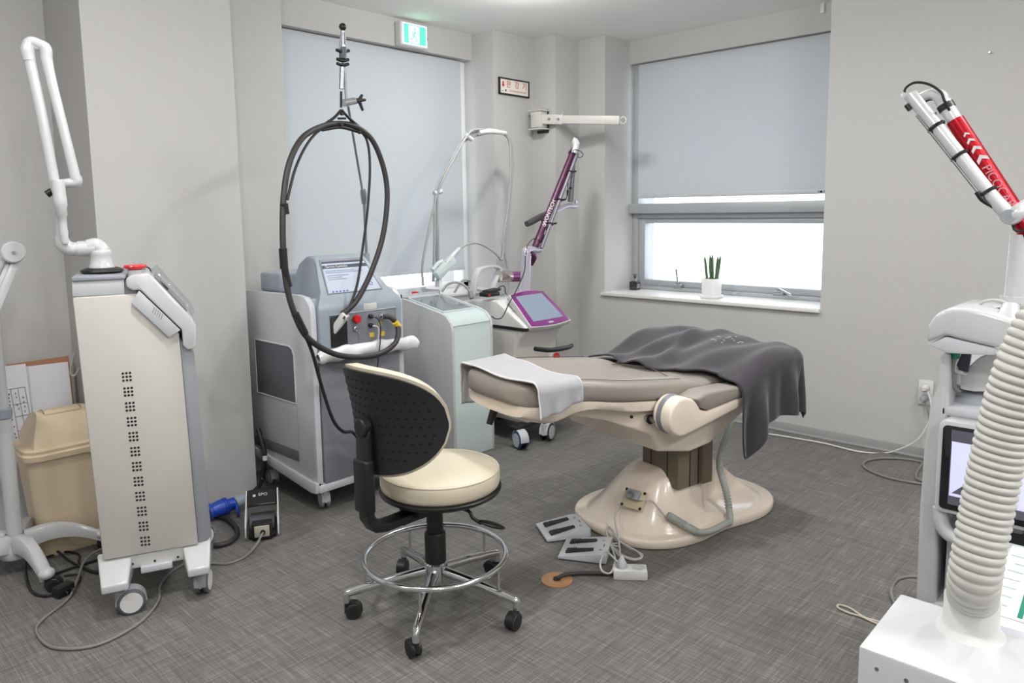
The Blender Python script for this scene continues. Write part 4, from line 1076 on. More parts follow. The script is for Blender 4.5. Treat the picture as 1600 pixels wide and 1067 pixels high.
    kn = obj('clamp_knob', rod(P(554, 158, 2.89), P(562, 157, 2.89), .012, 16), M_BLACK, t)
    for q in ((566, 148), (571, 156), (567, 173)): obj('knob_wing', tube([P(561, 157, 2.89), P(*q, 2.885)], [.009, .006], 10, smooth=False), M_BLACK, kn)
    obj('pole', rod(P(541, 158, 2.89), P(538, 100, 2.88), .0055, 12), M_STEEL, t)
    obj('spring', rod(P(533.5, 139, 2.87), P(534.5, 105, 2.875), .011, 16), M_STEEL, t)
    obj('spring_hook', tube([P(535, 105, 2.875), P(536, 98, 2.875), P(535.5, 92, 2.875)], .004, 8), M_STEEL, t)
    obj('top_joint', mj(rod(P(535.5, 96, 2.88), P(536, 70, 2.88), .0115, 16), rod(P(536, 72, 2.88), P(535.5, 48, 2.88), .006, 12)), M_STEEL, t)
    for y_, w_ in ((79, 10), (93, 9), (100, 9)):
        obj('joint_wing', tube([P(535.5-w_, y_-1, 2.87), P(535.5, y_+2, 2.87), P(535.5+w_, y_, 2.87)], [.007, .008, .007], 10, k=4), M_BLACK, t)
    obj('joint_body', rod(P(535.5, 92, 2.875), P(536, 74, 2.875), .0165, 16), M_DGREY, t)
    obj('joint_fork', mj(rod(P(531, 78, 2.875), P(533.5, 50, 2.875), .005, 8), rod(P(540.5, 78, 2.875), P(538, 50, 2.875), .005, 8)), M_GREY, t)
    obj('ball', ell(.0165, .0165, .0165, P(535.5, 42, 2.88)), M_BLACK, t)
    obj('hanger_strap', tube([P(533, 143, 2.86), P(533, 168, 2.86)], .0055, 8, smooth=False), M_BLACK, t)
    YH = 2.85
    hg = obj('hanger', mj(tube([P(533, 172, YH), P(522, 184, YH), P(503, 197, YH)], .0065, 10), tube([P(534, 172, YH), P(545, 184, YH), P(560, 197, YH)], .0065, 10), tube([P(503, 203, YH), P(532, 199, YH), P(561, 206, YH)], .0075, 10), tube([P(503, 197, YH), P(532, 192, YH), P(561, 200, YH)], .0055, 10), tube([P(528, 185, YH), P(540, 185, YH)], .005, 8, smooth=False)), M_BLACK, t)
    for q in ((503, 199), (532, 195), (533, 178), (560, 201), (561, 207)): obj('hanger_bolt', cyl(.0075, -.012, .0, 14, P(*q, YH), 'y'), M_RUB, hg)
    # thick hose: connector -> low sweep -> up the left -> hanger -> down the right -> holster
    HK = [P(599, 494, 2.80), P(612, 497, 2.78), P(622, 512, 2.76), P(618, 535, 2.73), P(595, 552, 2.72), P(560, 558, 2.71), P(520, 552, 2.71), P(480, 527, 2.70), P(459, 487, 2.70), P(447, 440, 2.71), P(442, 380, 2.72), P(443, 310, 2.74), P(452, 255, 2.77), P(472, 216, 2.80), P(502, 198, 2.84), P(532, 193, 2.86), P(560, 200, 2.85), P(583, 221, 2.84), P(600, 265, 2.83), P(605, 310, 2.82), P(598, 370, 2.81), P(580, 425, 2.80), P(560, 465, 2.79), P(545, 483, 2.79), P(534, 491, 2.80)]
    hs_ = obj('hose', tube(HK, .0125, 14, k=7), M_HOSEK, t)
    def sleeve(p, q, r, m, Yp=2.72, nm='hose_sleeve'): obj(nm, tube([P(*p, Yp), P(*q, Yp)], r, 14, smooth=False), m, hs_)
    sleeve((446, 335), (443.5, 318), .0165, M_BLACK, 2.735); sleeve((444, 420), (442, 388), .0165, M_BLACK, 2.715); sleeve((451, 448), (445, 421), .0145, M_BLACK, 2.71); sleeve((477, 522), (461, 490), .0160, M_BLACK, 2.70)
    sleeve((617, 503), (623, 510), .0150, M_YEL, 2.765, 'yellow_tie')
    obj('thin_cable', tube([P(449, 312, 2.73), P(462, 262, 2.77), P(482, 222, 2.81), P(505, 200, 2.85), P(533, 194, 2.87), P(560, 203, 2.86), P(574, 222, 2.85), P(578, 265, 2.84), P(574, 330, 2.83), P(567, 385, 2.82), P(559, 440, 2.80), P(548, 475, 2.79), P(537, 498, 2.78)], .0058, 10, k=7), M_CABK, t)
    obj('hanging_cable', tube([P(470, 510, 2.70), P(487, 548, 2.71), P(503, 605, 2.72), P(520, 655, 2.72), P(536, 674, 2.73), P(552, 676, 2.75), P(566, 700, 2.78), P(574, 740, 2.80), P(578, 775, 2.78)], .0075, 10, k=7), M_CABK, t)
    obj('sensor_lead', tube([P(578, 494, 2.80), P(590, 498, 2.79), P(595, 512, 2.78), P(593, 545, 2.76), P(590, 572, 2.75), P(588, 600, 2.78)], .003, 8), M_CABK, t)
    obj('sensor_lead', tube([P(582, 509, 2.79), P(591, 512, 2.78), P(591, 530, 2.78), P(588, 542, 2.77)], .0035, 8), M_CABL, t)
    # white handpiece in the holster
    h0, h1 = P(541, 490, 2.79), P(524, 513, 2.83); d_ = h1-h0
    hb = box(-.021, .021, -.018, .018, 0, d_.length+.02, .008, 3); hb.transform(Matrix.Translation(h0) @ d_.to_track_quat('Z', 'Y').to_matrix().to_4x4()); obj('handpiece', hb, M_WHITE, t)
    obj('handpiece_mark', torus(.011, .0022, P(541, 500, 2.765), 18, 6), M_MGREY, t)
grey_laser()

# ================================================================== MINT LASER
M_HOSEM = mat('mid_grey_hose', (158, 160, 160), .5)
def mint_laser():
    t = thing('skin_laser', 'white cabinet laser with pale mint front and grey looped hoses in the middle', 'laser machine', (2.634, 2.90, 0))
    W, D = .311, .56
    side = [(0, .0), (D, .0), (D, .872), (.40, .866), (.10, .812), (.045, .795), (.012, .762), (0, .72)]
    for x0, x1 in ((0, .018), (W-.018, W)): obj('side_shell', prism(side, x0, x1, 'yz', .004, 2, 12), M_WHITE2, t)
    obj('core', prism([(.004, .004), (D-.004, .004), (D-.004, .862), (.40, .858), (.10, .804), (.048, .79), (.016, .758), (.004, .718)], .016, W-.016, 'yz', .0), M_MINT, t)
    obj('front_seam', box(.016, W-.016, .0022, .006, .742, .745), M_GREY, t)
    # screen sunk in the sloped top
    up = Vector((0, .30, .054)).normalized(); fx = frame((W/2, .26, .8345), (1, 0, 0), up)
    b_ = box(-.118, .118, -.155, .145, -.004, .006, .004); b_.transform(fx); sf = obj('screen_frame', b_, M_MINT, t)
    b_ = box(-.108, .108, -.145, .135, .0045, .0072); b_.transform(fx); obj('screen', b_, M_SCRD, sf)
    b_ = box(-.118, .118, .145, .157, -.002, .012, .003); b_.transform(fx); obj('screen_lip', b_, M_LGREY, t)
    # rear tray
    tr = obj('rear_tray', mj(box(.01, W-.01, .43, .435, .865, .885), box(.01, W-.01, .555, .56, .865, .90), box(.01, .015, .43, .56, .865, .89), box(W-.015, W-.01, .43, .56, .865, .89), box(.01, W-.01, .43, .56, .862, .868)), M_LGREY, t)
    P = lambda px, py, Y: loc(t, at(px, py, Y=Y))
    YM = 3.36
    obj('pole_socket', cyl(.013, -.02, .02, 16, P(683, 443, YM)), M_LGREY, t)
    obj('pole', tube([P(683, 446, YM), P(682, 380, YM), P(684, 310, YM), P(688, 296, YM)], .006, 12, k=4), M_STEEL, t)
    bd = [P(677, 440, YM), P(679, 380, YM), P(680, 310, YM), P(685, 290, YM), P(705, 250, YM), P(725, 218, YM), P(742, 207, YM), P(765, 205, YM), P(785, 208, YM), P(796, 222, YM), P(798, 260, YM), P(795, 315, YM), P(788, 362, YM), P(784, 405, YM)]
    obj('hose', tube(bd, .0085, 10), M_HOSEM, t)
    bd2 = [P(661, 446, YM), P(660, 415, YM), P(668, 370, YM), P(679, 320, YM), P(690, 285, YM-.02), P(712, 243, YM-.02), P(728, 215, YM-.02), P(740, 203, YM-.02), P(760, 203, YM-.02), P(780, 205, YM-.02)]
    obj('hose', tube(bd2, .0075, 10), M_HOSEM, t)
    bd3 = [P(684, 440, YM+.01), P(685, 380, YM+.01), P(683, 305, YM+.01), P(700, 258, YM+.01), P(724, 222, YM+.01), P(748, 211, YM+.01), P(772, 208, YM+.01), P(795, 215, YM+.01), P(801, 250, YM+.01), P(798, 300, YM+.01), P(790, 350, YM+.01), P(787, 385, YM+.01), P(793, 420, YM), P(794, 448, YM-.02), P(786, 459, YM-.04), P(766, 458, YM-.05), P(742, 452, YM-.06), P(728, 449, YM-.08)]
    obj('hose', tube(bd3, .007, 10), M_HOSEM, t)
    obj('hose_clip', rod(P(678, 302, YM), P(690, 299, YM), .014, 12), M_LGREY, t)
    obj('hose_clip', rod(P(726, 210, YM-.01), P(737, 218, YM-.01), .015, 12), M_LGREY, t)
    obj('hose_saddle', tube([P(748, 207, YM-.015), P(765, 205, YM-.015), P(790, 208, YM-.015)], [.016, .018, .012], 14, k=5), M_WHITE, t)
    # handpiece holder and handpiece
    h0, h1 = P(682, 432, YM-.04), P(708, 404, YM-.04); d = h1-h0
    hb = box(-.022, .022, -.026, .026, 0, d.length, .006); hb.transform(Matrix.Translation(h0) @ d.to_track_quat('Z', 'Y').to_matrix().to_4x4()); obj('handpiece_holder', hb, M_MINT, t)
    obj('holder_clamp', tube([P(676, 422, YM-.01), P(684, 412, YM-.01), P(692, 408, YM-.02)], .013, 12, k=4), M_MINT, t)
    obj('handpiece', tube([P(698, 412, YM-.045), P(708, 399, YM-.045), P(718, 388, YM-.045)], [.018, .0165, .011], 16, k=5), M_WHITE2, t)
    obj('handpiece_cable', tube([P(717, 389, YM-.045), P(730, 382, YM-.05), P(745, 380, YM-.05), P(762, 387, YM-.05), P(776, 398, YM-.05), P(783, 406, YM-.04), P(786, 396, YM-.03), P(787, 380, YM-.02)], .0062, 10), M_HOSEM, t)
    for pts in (((690, 456, 3.30), (700, 444, 3.28), (714, 441, 3.25), (728, 448, 3.22), (737, 462, 3.20)), ((710, 457, 3.34), (720, 441, 3.32), (730, 437, 3.30), (738, 445, 3.28), (741, 460, 3.24))):
        obj('supply_hose', tube([P(*q) for q in pts], .0075, 10), M_HOSEM, t)
    obj('hose_sleeve', tube([P(734, 456, 3.2), P(737, 466, 3.18)], .013, 12, smooth=False), M_CABG, t)
mint_laser()
rc = thing('red_clip', 'small red clip lying in the rear tray of the mint-fronted laser', 'clip', at(648, 458, Y=3.375))
obj('clip_body', mj(box(-.018, .018, -.008, .008, -.003, .010, .003)), M_RED, rc)
obj('clip_jaw', rod((.016, 0, .003), (.038, .006, .0), .005, 10), M_STEEL, rc)

# ================================================================== PURPLE LASER
def purple_laser():
    t = thing('purple_arm_laser', 'white laser with purple-framed screen and purple articulated arm in the corner', 'laser machine', (3.13, 2.78, 0))
    W, D = .36, .58
    P = lambda px, py, Y: loc(t, at(px, py, Y=Y))
    # body profile in yz: base, concave front, top
    prof = [(.04, .115), (D, .115), (D, .80), (.36, .825), (.27, .825), (.06, .70), (.03, .675), (.085, .62), (.125, .54), (.125, .44), (.085, .36), (.05, .30), (.03, .20)]
    obj('body', prism(prof, 0, W, 'yz', .012, 3, 20), M_WHITE, t)
    obj('lower_cover', prism([(.035, .13), (.48, .13), (.52, .16), (.52, .655), (.10, .655), (.12, .56), (.12, .45), (.06, .33), (.03, .22)], -.010, W+.010, 'yz', .008, 3, 20), M_OFFW, t)
    obj('black_strip', prism([(.03, .665), (.33, .665), (.33, .682), (.03, .682)], -.013, W+.013, 'yz', .002), M_BLACK, t)
    # tilted screen head
    a, b = Vector((0, .015, .685)), Vector((0, .215, .855)); up = (b-a).normalized(); nrm = Vector((0, -up.z, up.y))
    fx = frame(Vector((W/2+.02, (a.y+b.y)/2, (a.z+b.z)/2)), (1, 0, 0), up); hl = (b-a).length/2
    def shape(w0, w1, h, k=.0):
        pts = []
        for i in range(9): f = i/8; pts.append((-w0+2*w0*f, -h-.014*math.sin(PI*f)+k))
        for i in range(9): f = i/8; pts.append((w1-2*w1*f, h+.020*math.sin(PI*f)))
        return pts
    def scr(pts, z0, z1, m, nm, b_=0, par=None):
        bm = prism(pts, z0, z1, 'xy', b_, 2, 40); bm.transform(fx); return obj(nm, bm, m, par or t)
    scr(shape(.185, .155, hl), -.03, .006, M_WHITE2, 'screen_head', .006)
    sf = scr(shape(.178, .148, hl-.006), .005, .009, M_PURPG, 'screen_frame', .002)
    bm = prism([(-.135, -hl+.035), (.135, -hl+.035), (.118, hl-.022), (-.118, hl-.022)], .0088, .0105, 'xy'); bm.transform(fx); obj('screen', bm, M_SCRG, sf)
    text('lettering', 'PICO', .016, M_WHITE, sf, fx @ Matrix.Translation((0, -hl+.012, .0098)), .0003) if False else None
    obj('name_mark', (lambda bm: (bm.transform(fx), bm)[1])(box(-.022, .022, -hl+.006, -hl+.018, .009, .0098)), M_LAV, sf)
    # handle bar, red stop button
    obj('handle', tube([P(893, 540, 3.02), P(893, 540, 2.88), P(886, 543, 2.76), P(860, 547, 2.73), P(836, 545, 2.74)], [.013, .013, .014, .014, .013], 14, k=6), M_BLACK, t)
    p = P(866, 556, 2.87); bt = lathe([(0, .03), (.018, .03), (.022, .024), (.022, .012), (.014, .008), (.014, -.04), (0, -.04)], 22); bt.transform(Matrix.Translation(p) @ Matrix.Rotation(PI/2, 4, 'X')); obj('stop_button', bt, M_RED, t)
    bt = lathe([(0, .006), (.026, .006), (.028, -.05), (0, -.05)], 22); bt.transform(Matrix.Translation(p) @ Matrix.Rotation(PI/2, 4, 'X')); obj('button_collar', bt, M_WHITE, t)
    # rear handle loop and lamp cap on the top
    YT = 3.20
    lp_ = [P(738, 462, YT+.02), P(741, 440, YT+.02), P(746, 424, YT+.02), P(754, 418, YT+.02), P(770, 416, YT+.02), P(779, 419, YT+.02), P(779, 425, YT+.02), P(772, 440, YT+.02), P(768, 455, YT+.02)]
    rings = []
    pl = spline(lp_, 5)
    for i, q in enumerate(pl):
        tg = (pl[min(i+1, len(pl)-1)]-pl[max(i-1, 0)]).normalized(); sd = Vector((0, 1, 0)); nn = tg.cross(sd).normalized()
        rings.append([q+sd*s*.024+nn*h for s, h in ((-1, -.007), (1, -.007), (1, .007), (-1, .007))])
    obj('rear_handle', bev(loft(rings), .003, 2, 50), M_WHITE2, t)
    obj('handpiece_cap', rod(P(779, 432, YT), P(796, 432, YT), .036, 26), mat('smoked_chrome', (190, 182, 172), .15, metal=.8), t)
    obj('purple_cap', rod(P(796, 432, YT), P(813, 432, YT), .034, 26), M_PURPG, t)
    # arm post
    YA = 3.08; Q = lambda x, y, Y=YA: P(x, y, Y)
    obj('arm_collar', rod(Q(820, 463), Q(820, 458), .038, 26), M_BLACK, t)
    obj('arm_post', mj(rod(Q(820, 460), Q(822, 402), .032, 26), rod(Q(822, 404), Q(822.5, 396), .0335, 26)), M_LAV, t)
    obj('arm_shoulder', tube([Q(822, 400), Q(822, 393), Q(829, 390), Q(841, 390), Q(846, 386)], [.030, .028, .022, .022, .018], 18, k=5), M_LAV, t)
    obj('shoulder_drop', tube([Q(829, 396, YA-.02), Q(834, 402, YA-.02), Q(830, 414, YA)], [.020, .020, .012], 14, k=5), M_PURP, t)
    p0, p1 = Q(836, 386), Q(896, 236)
    obj('purple_arm', rod(p0, p1, .0215, 20), M_PURP, t)
    d = p1-p0
    # lettering along the tube, facing the room
    u = d.normalized(); v = (Vector((-.72, -.69, 0)) - u*Vector((-.72, -.69, 0)).dot(u)).normalized()  # towards the viewer side
    side_ = u.cross(v)
    o_ = Q(857, 334, YA)+v*.0222
    lt = text('lettering', 'WONTECH', .036, M_WHITE, t, frame(o_, u, v.cross(u)), .0004, label='white WONTECH lettering on the purple arm')
    o2 = Q(849.5, 353.5, YA)+v*.0222; g = torus(.008, .002, n=18, k=6); g.transform(frame(o2, u, v.cross(u))); obj('round_logo', g, M_WHITE, t)
    obj('silver_arm', rod(Q(846, 388, YA-.035), Q(902, 240, YA-.035), .011, 18, .0125), mat('dull_lavender', (122, 118, 128), .4, metal=.4), t)
    for f in (.25, .50, .80):
        a = Q(846, 388, YA-.035).lerp(Q(902, 240, YA-.035), f); g = torus(.0155, .0035, n=18, k=6); g.transform(Matrix.Translation(a) @ d.to_track_quat('Z', 'Y').to_matrix().to_4x4()); obj('cable_tie', g, M_BLACK, t)
        obj('tie_knob', tube([a, a+Vector((.035, -.02, .004))], .006, 8, smooth=False), M_BLACK, t)
    obj('arm_top', tube([Q(897, 240, YA-.02), Q(900, 228, YA-.02), Q(898, 219, YA-.01), Q(903, 227, YA-.03)], [.020, .022, .021, .018], 16, k=5), M_WHITE2, t)
    obj('purple_ring', rod(Q(893, 241), Q(899, 233), .025, 20), M_PURP, t)
    obj('top_cable', tube([Q(895, 240, YA-.03), Q(897, 234, YA-.05), Q(906, 236, YA-.05), Q(911, 242, YA-.05), Q(906, 246, YA-.04), Q(900, 243, YA-.03)], .0026, 8), M_CABK, t)
    obj('drop_arm', rod(Q(896, 258, YA+.02), Q(891.5, 315, YA+.02), .012, 16, .019), mat('dull_lavender', (122, 118, 128), .4), t)
    obj('drop_cable', tube([Q(888, 270, YA+.01), Q(887, 300, YA+.01), Q(884, 311, YA+.01), Q(876, 315, YA+.01), Q(874, 322, YA+.01)], .003, 8), M_CABK, t)
    obj('cable_plug', tube([Q(887, 297, YA+.01), Q(886.5, 306, YA+.01)], [.008, .005], 10, smooth=False), M_BLACK, t)
    for q in (Q(895, 260, YA+.02), Q(892, 294, YA+.02)): obj('cable_tie', ell(.014, .014, .009, q), M_BLACK, t)
    obj('wrist', tube([Q(901, 314, YA+.02), Q(899, 321, YA+.02), Q(885, 322, YA+.02), Q(868, 330, YA+.02)], [.017, .018, .015, .014], 14, k=5), M_LAV, t)
    obj('dark_handpiece', tube([Q(862, 330, YA+.05), Q(848, 337, YA+.05), Q(833, 345, YA+.04), Q(823, 350, YA+.04)], [.012, .020, .021, .019], 16, k=5), mat('dark_handpiece_grey', (66, 66, 68), .45), t)
    obj('handpiece_grip', tube([Q(846, 340, YA+.045), Q(853, 352, YA+.04), Q(856, 360, YA+.03)], [.014, .012, .010], 12, k=4), M_PURP, t)
    obj('arm_lug', rod(Q(840, 377), Q(846, 366), .026, 18), M_PURP, t)
    obj('arm_cable', tube([Q(822, 398, YA-.06), Q(824, 384, YA-.05), Q(832, 374, YA-.05), Q(838, 372, YA-.04)], .0026, 8), M_CABK, t)
    obj('body_cable', tube([Q(821, 400, YA-.05), Q(819, 425, YA-.07), Q(806, 455, YA-.12), Q(795, 475, YA-.2), Q(785, 495, YA-.28), Q(775, 498, YA-.29), Q(768, 494, YA-.27)], .0032, 8), M_CABK, t)
    # casters
    for (cx, cy, rz, m) in ((-.07, .05, rad(250), M_NAVY), (.10, -.01, rad(15), M_RUB), (.32, .03, rad(60), M_RUB), (.05, .5, rad(120), M_NAVY), (.3, .5, rad(100), M_NAVY)):
        if (cx, cy) == (.32, .03): continue
        caster(t, cx, cy, rz, .052, .017, .024, .125, m_t=m, m_h=M_LGREY, m_s=M_STEEL, disc=M_LGREY, hubr=.78)
    obj('caster_bar', mj(box(-.11, .40, .02, .09, .105, .125, .006), box(-.08, .36, .46, .54, .105, .125, .006)), M_BLACK, t)
purple_laser()
gd = thing('eyewear_case', 'black gadget case with a red mark lying on top of the purple-armed laser', 'case', at(765, 459, Y=3.12))
obj('case_body', box(-.055, .055, -.035, .035, -.014, .012, .006), M_BLACK, gd)
obj('case_lid', tf(box(-.045, .06, -.03, .03, 0, .014, .004), (.01, 0, .012), 0, rad(-4)), M_RUB, gd)
obj('red_mark', box(-.045, -.03, -.0365, -.034, -.008, .006), M_RED, gd)
obj('cord', tube([(.05, .0, .012), (.08, -.02, .04), (.10, -.03, .035), (.105, -.03, .0), (.11, -.04, -.012)], .003, 7), M_CABK, gd)

# ================================================================== RED-ARM LASER AT THE RIGHT EDGE
def pico():
    t = thing('red_arm_laser', 'white laser with touch screen and red articulated arm at the right edge', 'laser machine', (1.95, .45, 0))
    V = lambda px, py, x=0: spx(t, px, py, x)
    yz = lambda pts, x=0: [(lambda p: (p.y, p.z))(V(*q, x)) for q in pts]
    obj('side_cheek', prism(yz([(1468, 552), (1484, 552), (1481, 660), (1473, 700), (1466, 800), (1463, 945), (1430, 945), (1436, 800), (1443, 700), (1454, 628), (1466, 600)]), 0, .46, 'yz', .008, 3, 25), M_WHITE2, t)
    obj('side_cheek', prism([(-.42, .12), (-.38, .12), (-.38, .86), (-.40, .875), (-.42, .86)], 0, .46, 'yz', .006), M_WHITE2, t)
    obj('lower_cheek', box(.0, .46, -.42, V(1437, 930).y-.002, .10, V(1437, 932).z, .01), M_WHITE2, t)
    obj('inner_body', box(.06, .44, -.38, -.04, .12, .86, .01), M_MGREY, t)
    obj('shelf_top', box(.0, .44, -.38, -.015, .855, .88, .006), M_LGREY, t)
    # overhanging hood
    hd = prism(yz([(1447, 536), (1449, 508), (1458, 495), (1470, 486), (1488, 481), (1512, 482), (1540, 488), (1570, 497), (1620, 515), (1620, 558), (1560, 545), (1500, 531), (1477, 524)], -.05), -.05, .16, 'yz', .010, 3, 25)
    obj('hood', hd, M_WHITE2, t)
    obj('hood_underside', prism(yz([(1449, 538), (1478, 526), (1560, 545), (1560, 556), (1480, 552)], -.045), -.045, .16, 'yz', .004), M_LGREY, t)
    p = V(1516, 551, .02); obj('green_plug', mj(cyl(.010, -.018, .012, 16, V(1493, 548, .02))), M_GREEN, t)
    obj('hood_cable', tube([V(1490, 560, .02), V(1488, 590, .03), V(1492, 605, .04), V(1500, 612, .05)], .0045, 8), M_CABG, t)
    d0 = V(1527, 636, .12); obj('grey_dome', mj(ell(.085, .075, .05, d0, 28, 16)), M_GREY, t)
    b_ = prism(yz([(1500, 585), (1528, 560), (1560, 548), (1606, 552), (1606, 615), (1560, 612), (1520, 612), (1500, 608)], .06), .06, .10, 'yz', .004)
    obj('bracket_panel', b_, M_WHITE, t)
    obj('tray_rim', tube([V(1508, 536, .03), V(1500, 552, .03), V(1492, 572, .03), V(1494, 580, .03), V(1510, 585, .03)], .0025, 8), M_WHITE, t)
    obj('tray_inner', prism(yz([(1508, 540), (1495, 570), (1498, 578), (1512, 582), (1518, 548)], .04), .04, .05, 'yz'), mat('dark_tray', (60, 60, 74), .5), t)
    # screen
    xs = -.055
    A, B_, C_, D_ = V(1466, 655, xs), V(1460, 797, xs), None, None
    y1 = (A.y+B_.y)/2; z1, z0 = V(1466, 655, xs).z, V(1460, 797, xs).z; y0 = y1-.34
    def rr(g, x0, x1, m, nm, rr_=.016, b=.003, par=None):
        return obj(nm, prism(rrect(y0+g, y1-g, z0+g, z1-g, rr_), x0, x1, 'yz', b, 2), m, par or t)
    rr(0, xs, xs+.05, M_WHITE2, 'screen_housing', .018)
    sg = rr(.010, xs-.003, xs+.01, M_GLASSK, 'screen_glass', .010, .001)
    obj('screen_page', box(xs-.0038, xs-.002, y0+.03, y1-.028, z0+.024, z1-.018), M_SCRS, sg)
    obj('screen_picture', box(xs-.0044, xs-.003, y0+.03, y1-.030, z0+.045, z1-.045), M_SCRP, sg)
    for q in ((.035, .052, .05, .02), (.07, .05, .03, .028)):
        bm = prism([(y1-q[0], z0+q[1]), (y1-q[0]-q[2], z0+q[1]), (y1-q[0]-q[2]*.4, z0+q[1]+q[3])], xs-.0048, xs-.004, 'yz'); obj('picture_shape', bm, M_SCRS if q[0] < .05 else mat('lcd_violet', (170, 170, 214), .3, emit=(160, 160, 206), estr=.4), sg)
    # grey tube guard below the screen
    obj('guard_tube', tube([V(1469, 792, -.03), V(1471, 815, -.03), V(1480, 832, -.03), V(1500, 843, -.03), V(1560, 858, -.03), V(1640, 875, -.03)], .0165, 16, k=6), M_LGREY, t)
    obj('screen_stem', box(-.03, .08, -.20, -.10, .62, .86, .008), M_GREY, t)
    obj('red_cable', tube([V(1494, 806, .02), V(1505, 804, .0), V(1512, 812, .0), V(1504, 820, .02)], .002, 6), mat('red_cable', (170, 50, 50), .5), t)
    obj('front_vent', box(.045, .062, -.36, -.05, .14, .60, .004), M_DGREY, t)
    obj('grey_stripe', box(.0, .05, -.075, -.045, .15, .62, .006), M_GREY, t)
    # arm post and articulated arm
    xa = .16; Q = lambda px, py, x=xa: V(px, py, x)
    obj('arm_post', mj(tube([Q(1583, 500), Q(1588, 455), Q(1592, 400), Q(1594, 366)], [.026, .024, .022, .020], 20, k=5)), M_WHITE2, t)
    obj('post_collar', rod(Q(1585, 472), Q(1586, 462), .031, 22), M_WHITE2, t)
    obj('handpiece', tube([Q(1580, 478, .02), Q(1576, 500, .0), Q(1572, 525, -.02), Q(1569, 548, -.03)], [.018, .026, .026, .021], 18, k=6), M_SILV, t)
    obj('handpiece_tip', rod(Q(1569, 546, -.03), Q(1567, 556, -.035), .0185, 18), M_LGREY, t)
    obj('handpiece_lens', rod(Q(1567, 555, -.035), Q(1566.5, 558, -.037), .011, 16), mat('violet_lens', (70, 40, 120), .2), t)
    obj('orange_sticker', ell(.008, .004, .005, Q(1577, 490, -.01)), mat('orange_sticker', (226, 150, 40), .5), t)
    r0_, r1_ = Q(1492, 188), Q(1612, 372); d = r1_-r0_
    ra = obj('red_arm', rod(r0_, r1_, .0205, 24), M_REDM, t)
    u = d.normalized(); vw = (Vector((CAMPOS)-Vector(t.location))-r0_); v = (vw-u*vw.dot(u)).normalized(); sd = u.cross(v)
    # chevrons and lettering on the camera-facing side
    for k, (px, py) in enumerate(((1500, 217), (1508, 226), (1517, 238), (1527, 252))):
        f = (Vector((px, py))-Vector((1488, 190))).length/(Vector((1605, 366))-Vector((1488, 190))).length
        c = r0_.lerp(r1_, f)+v*.0208-sd*.004; s = .006+.0018*k
        bm = prism([(-s*.8, 0), (.15*s, s*1.1), (s, s*1.1), (s*.1, 0), (s, -s*1.1), (.15*s, -s*1.1)], -.0002, .0006, 'xy'); bm.transform(frame(c, u, v.cross(u))); obj('chevron', bm, M_WHITE, ra)
    c = r0_.lerp(r1_, .60)+v*.0206-sd*.001
    text('lettering', 'PICOCARE', .027, mat('silver_letters', (206, 160, 166), .3, metal=.3), ra, frame(c, u, v.cross(u)), .0004, label='silver PICOCARE lettering on the red arm')
    obj('silver_arm_end', rod(Q(1494, 192), Q(1474, 160), .0175, 22), M_SILV, t)
    obj('black_ring', rod(Q(1481, 171), Q(1476, 163), .0195, 22), M_BLACK, t)
    obj('top_yoke', tube([Q(1475, 163), Q(1468, 150), Q(1455, 147), Q(1440, 153), Q(1436, 160)], [.0165, .017, .014, .0125, .0125], 16, k=5), M_WHITE2, t)
    xb = xa-.03; K = lambda px, py: V(px, py, xb)
    obj('white_arm', tube([K(1422, 148), K(1440, 170), K(1490, 232), K(1545, 302), K(1578, 338)], [.0165, .0165, .0165, .0165, .017], 20, k=6), M_SILV, t)
    obj('arm_tip', rod(K(1418, 146), K(1414, 154), .012, 16), M_WHITE2, t)
    obj('arm_joint', tube([K(1572, 332), K(1581, 338), K(1592, 330), Q(1602, 322, xb+.04)], [.019, .021, .018, .016], 16, k=5), M_SILV, t)
    obj('joint_cap', rod(K(1576, 338), V(1576, 338, xb-.022), .016, 22), M_GREY, t)
    for px, py in ((1463, 198), (1499, 243), (1543, 300)):
        a = K(px, py); g = torus(.0182, .0045, n=20, k=6); dd = K(1545, 302)-K(1440, 170); g.transform(Matrix.Translation(a) @ dd.to_track_quat('Z', 'Y').to_matrix().to_4x4()); obj('cable_tie', g, M_BLACK, t)
        obj('tie_clip', rod(a, V(px-10, py+8, xb-.01), .008, 8), M_BLACK, t)
    obj('tube_rod', rod(V(1432, 180, xb-.012), V(1529, 302, xb-.012), .003, 8), M_STEEL, t)
    obj('tube_rod_plug', tube([V(1527, 300, xb-.012), V(1535, 312, xb-.012), V(1548, 322, xb-.01), V(1558, 328, xb)], [.007, .006, .003, .003], 10, k=4), M_BLACK, t)
    obj('tube_rod_plug', rod(V(1416, 164, xb-.01), V(1422, 172, xb-.01), .006, 10), M_BLACK, t)
    obj('arm_cable', tube([K(1413, 152), K(1415, 138), K(1430, 129), K(1452, 132), K(1470, 144), K(1476, 158), Q(1490, 185)], .0032, 8), M_CABK, t)
    obj('arm_cable', tube([Q(1446, 166), Q(1444, 160), Q(1456, 155), Q(1472, 160), Q(1484, 172), Q(1491, 184)], .003, 8), M_CABK, t)
    obj('arm_cable', tube([Q(1450, 172), Q(1455, 178), Q(1463, 177)], .003, 8), M_CABK, t)
    obj('arm_cable', tube([K(1590, 334), K(1583, 345), K(1585, 358), K(1594, 361), K(1604, 358)], .0032, 8), M_CABK, t)
    obj('loop_cable', tube([Q(1524, 486, .05), Q(1534, 473, .05), Q(1556, 469, .05), Q(1575, 476, .05), Q(1584, 490, .05)], .0035, 8), M_CABL, t)
    obj('loop_cable', tube([Q(1536, 490, .04), Q(1552, 484, .05), Q(1570, 482, .06), Q(1600, 478, .08)], .0035, 8), M_CABK, t)
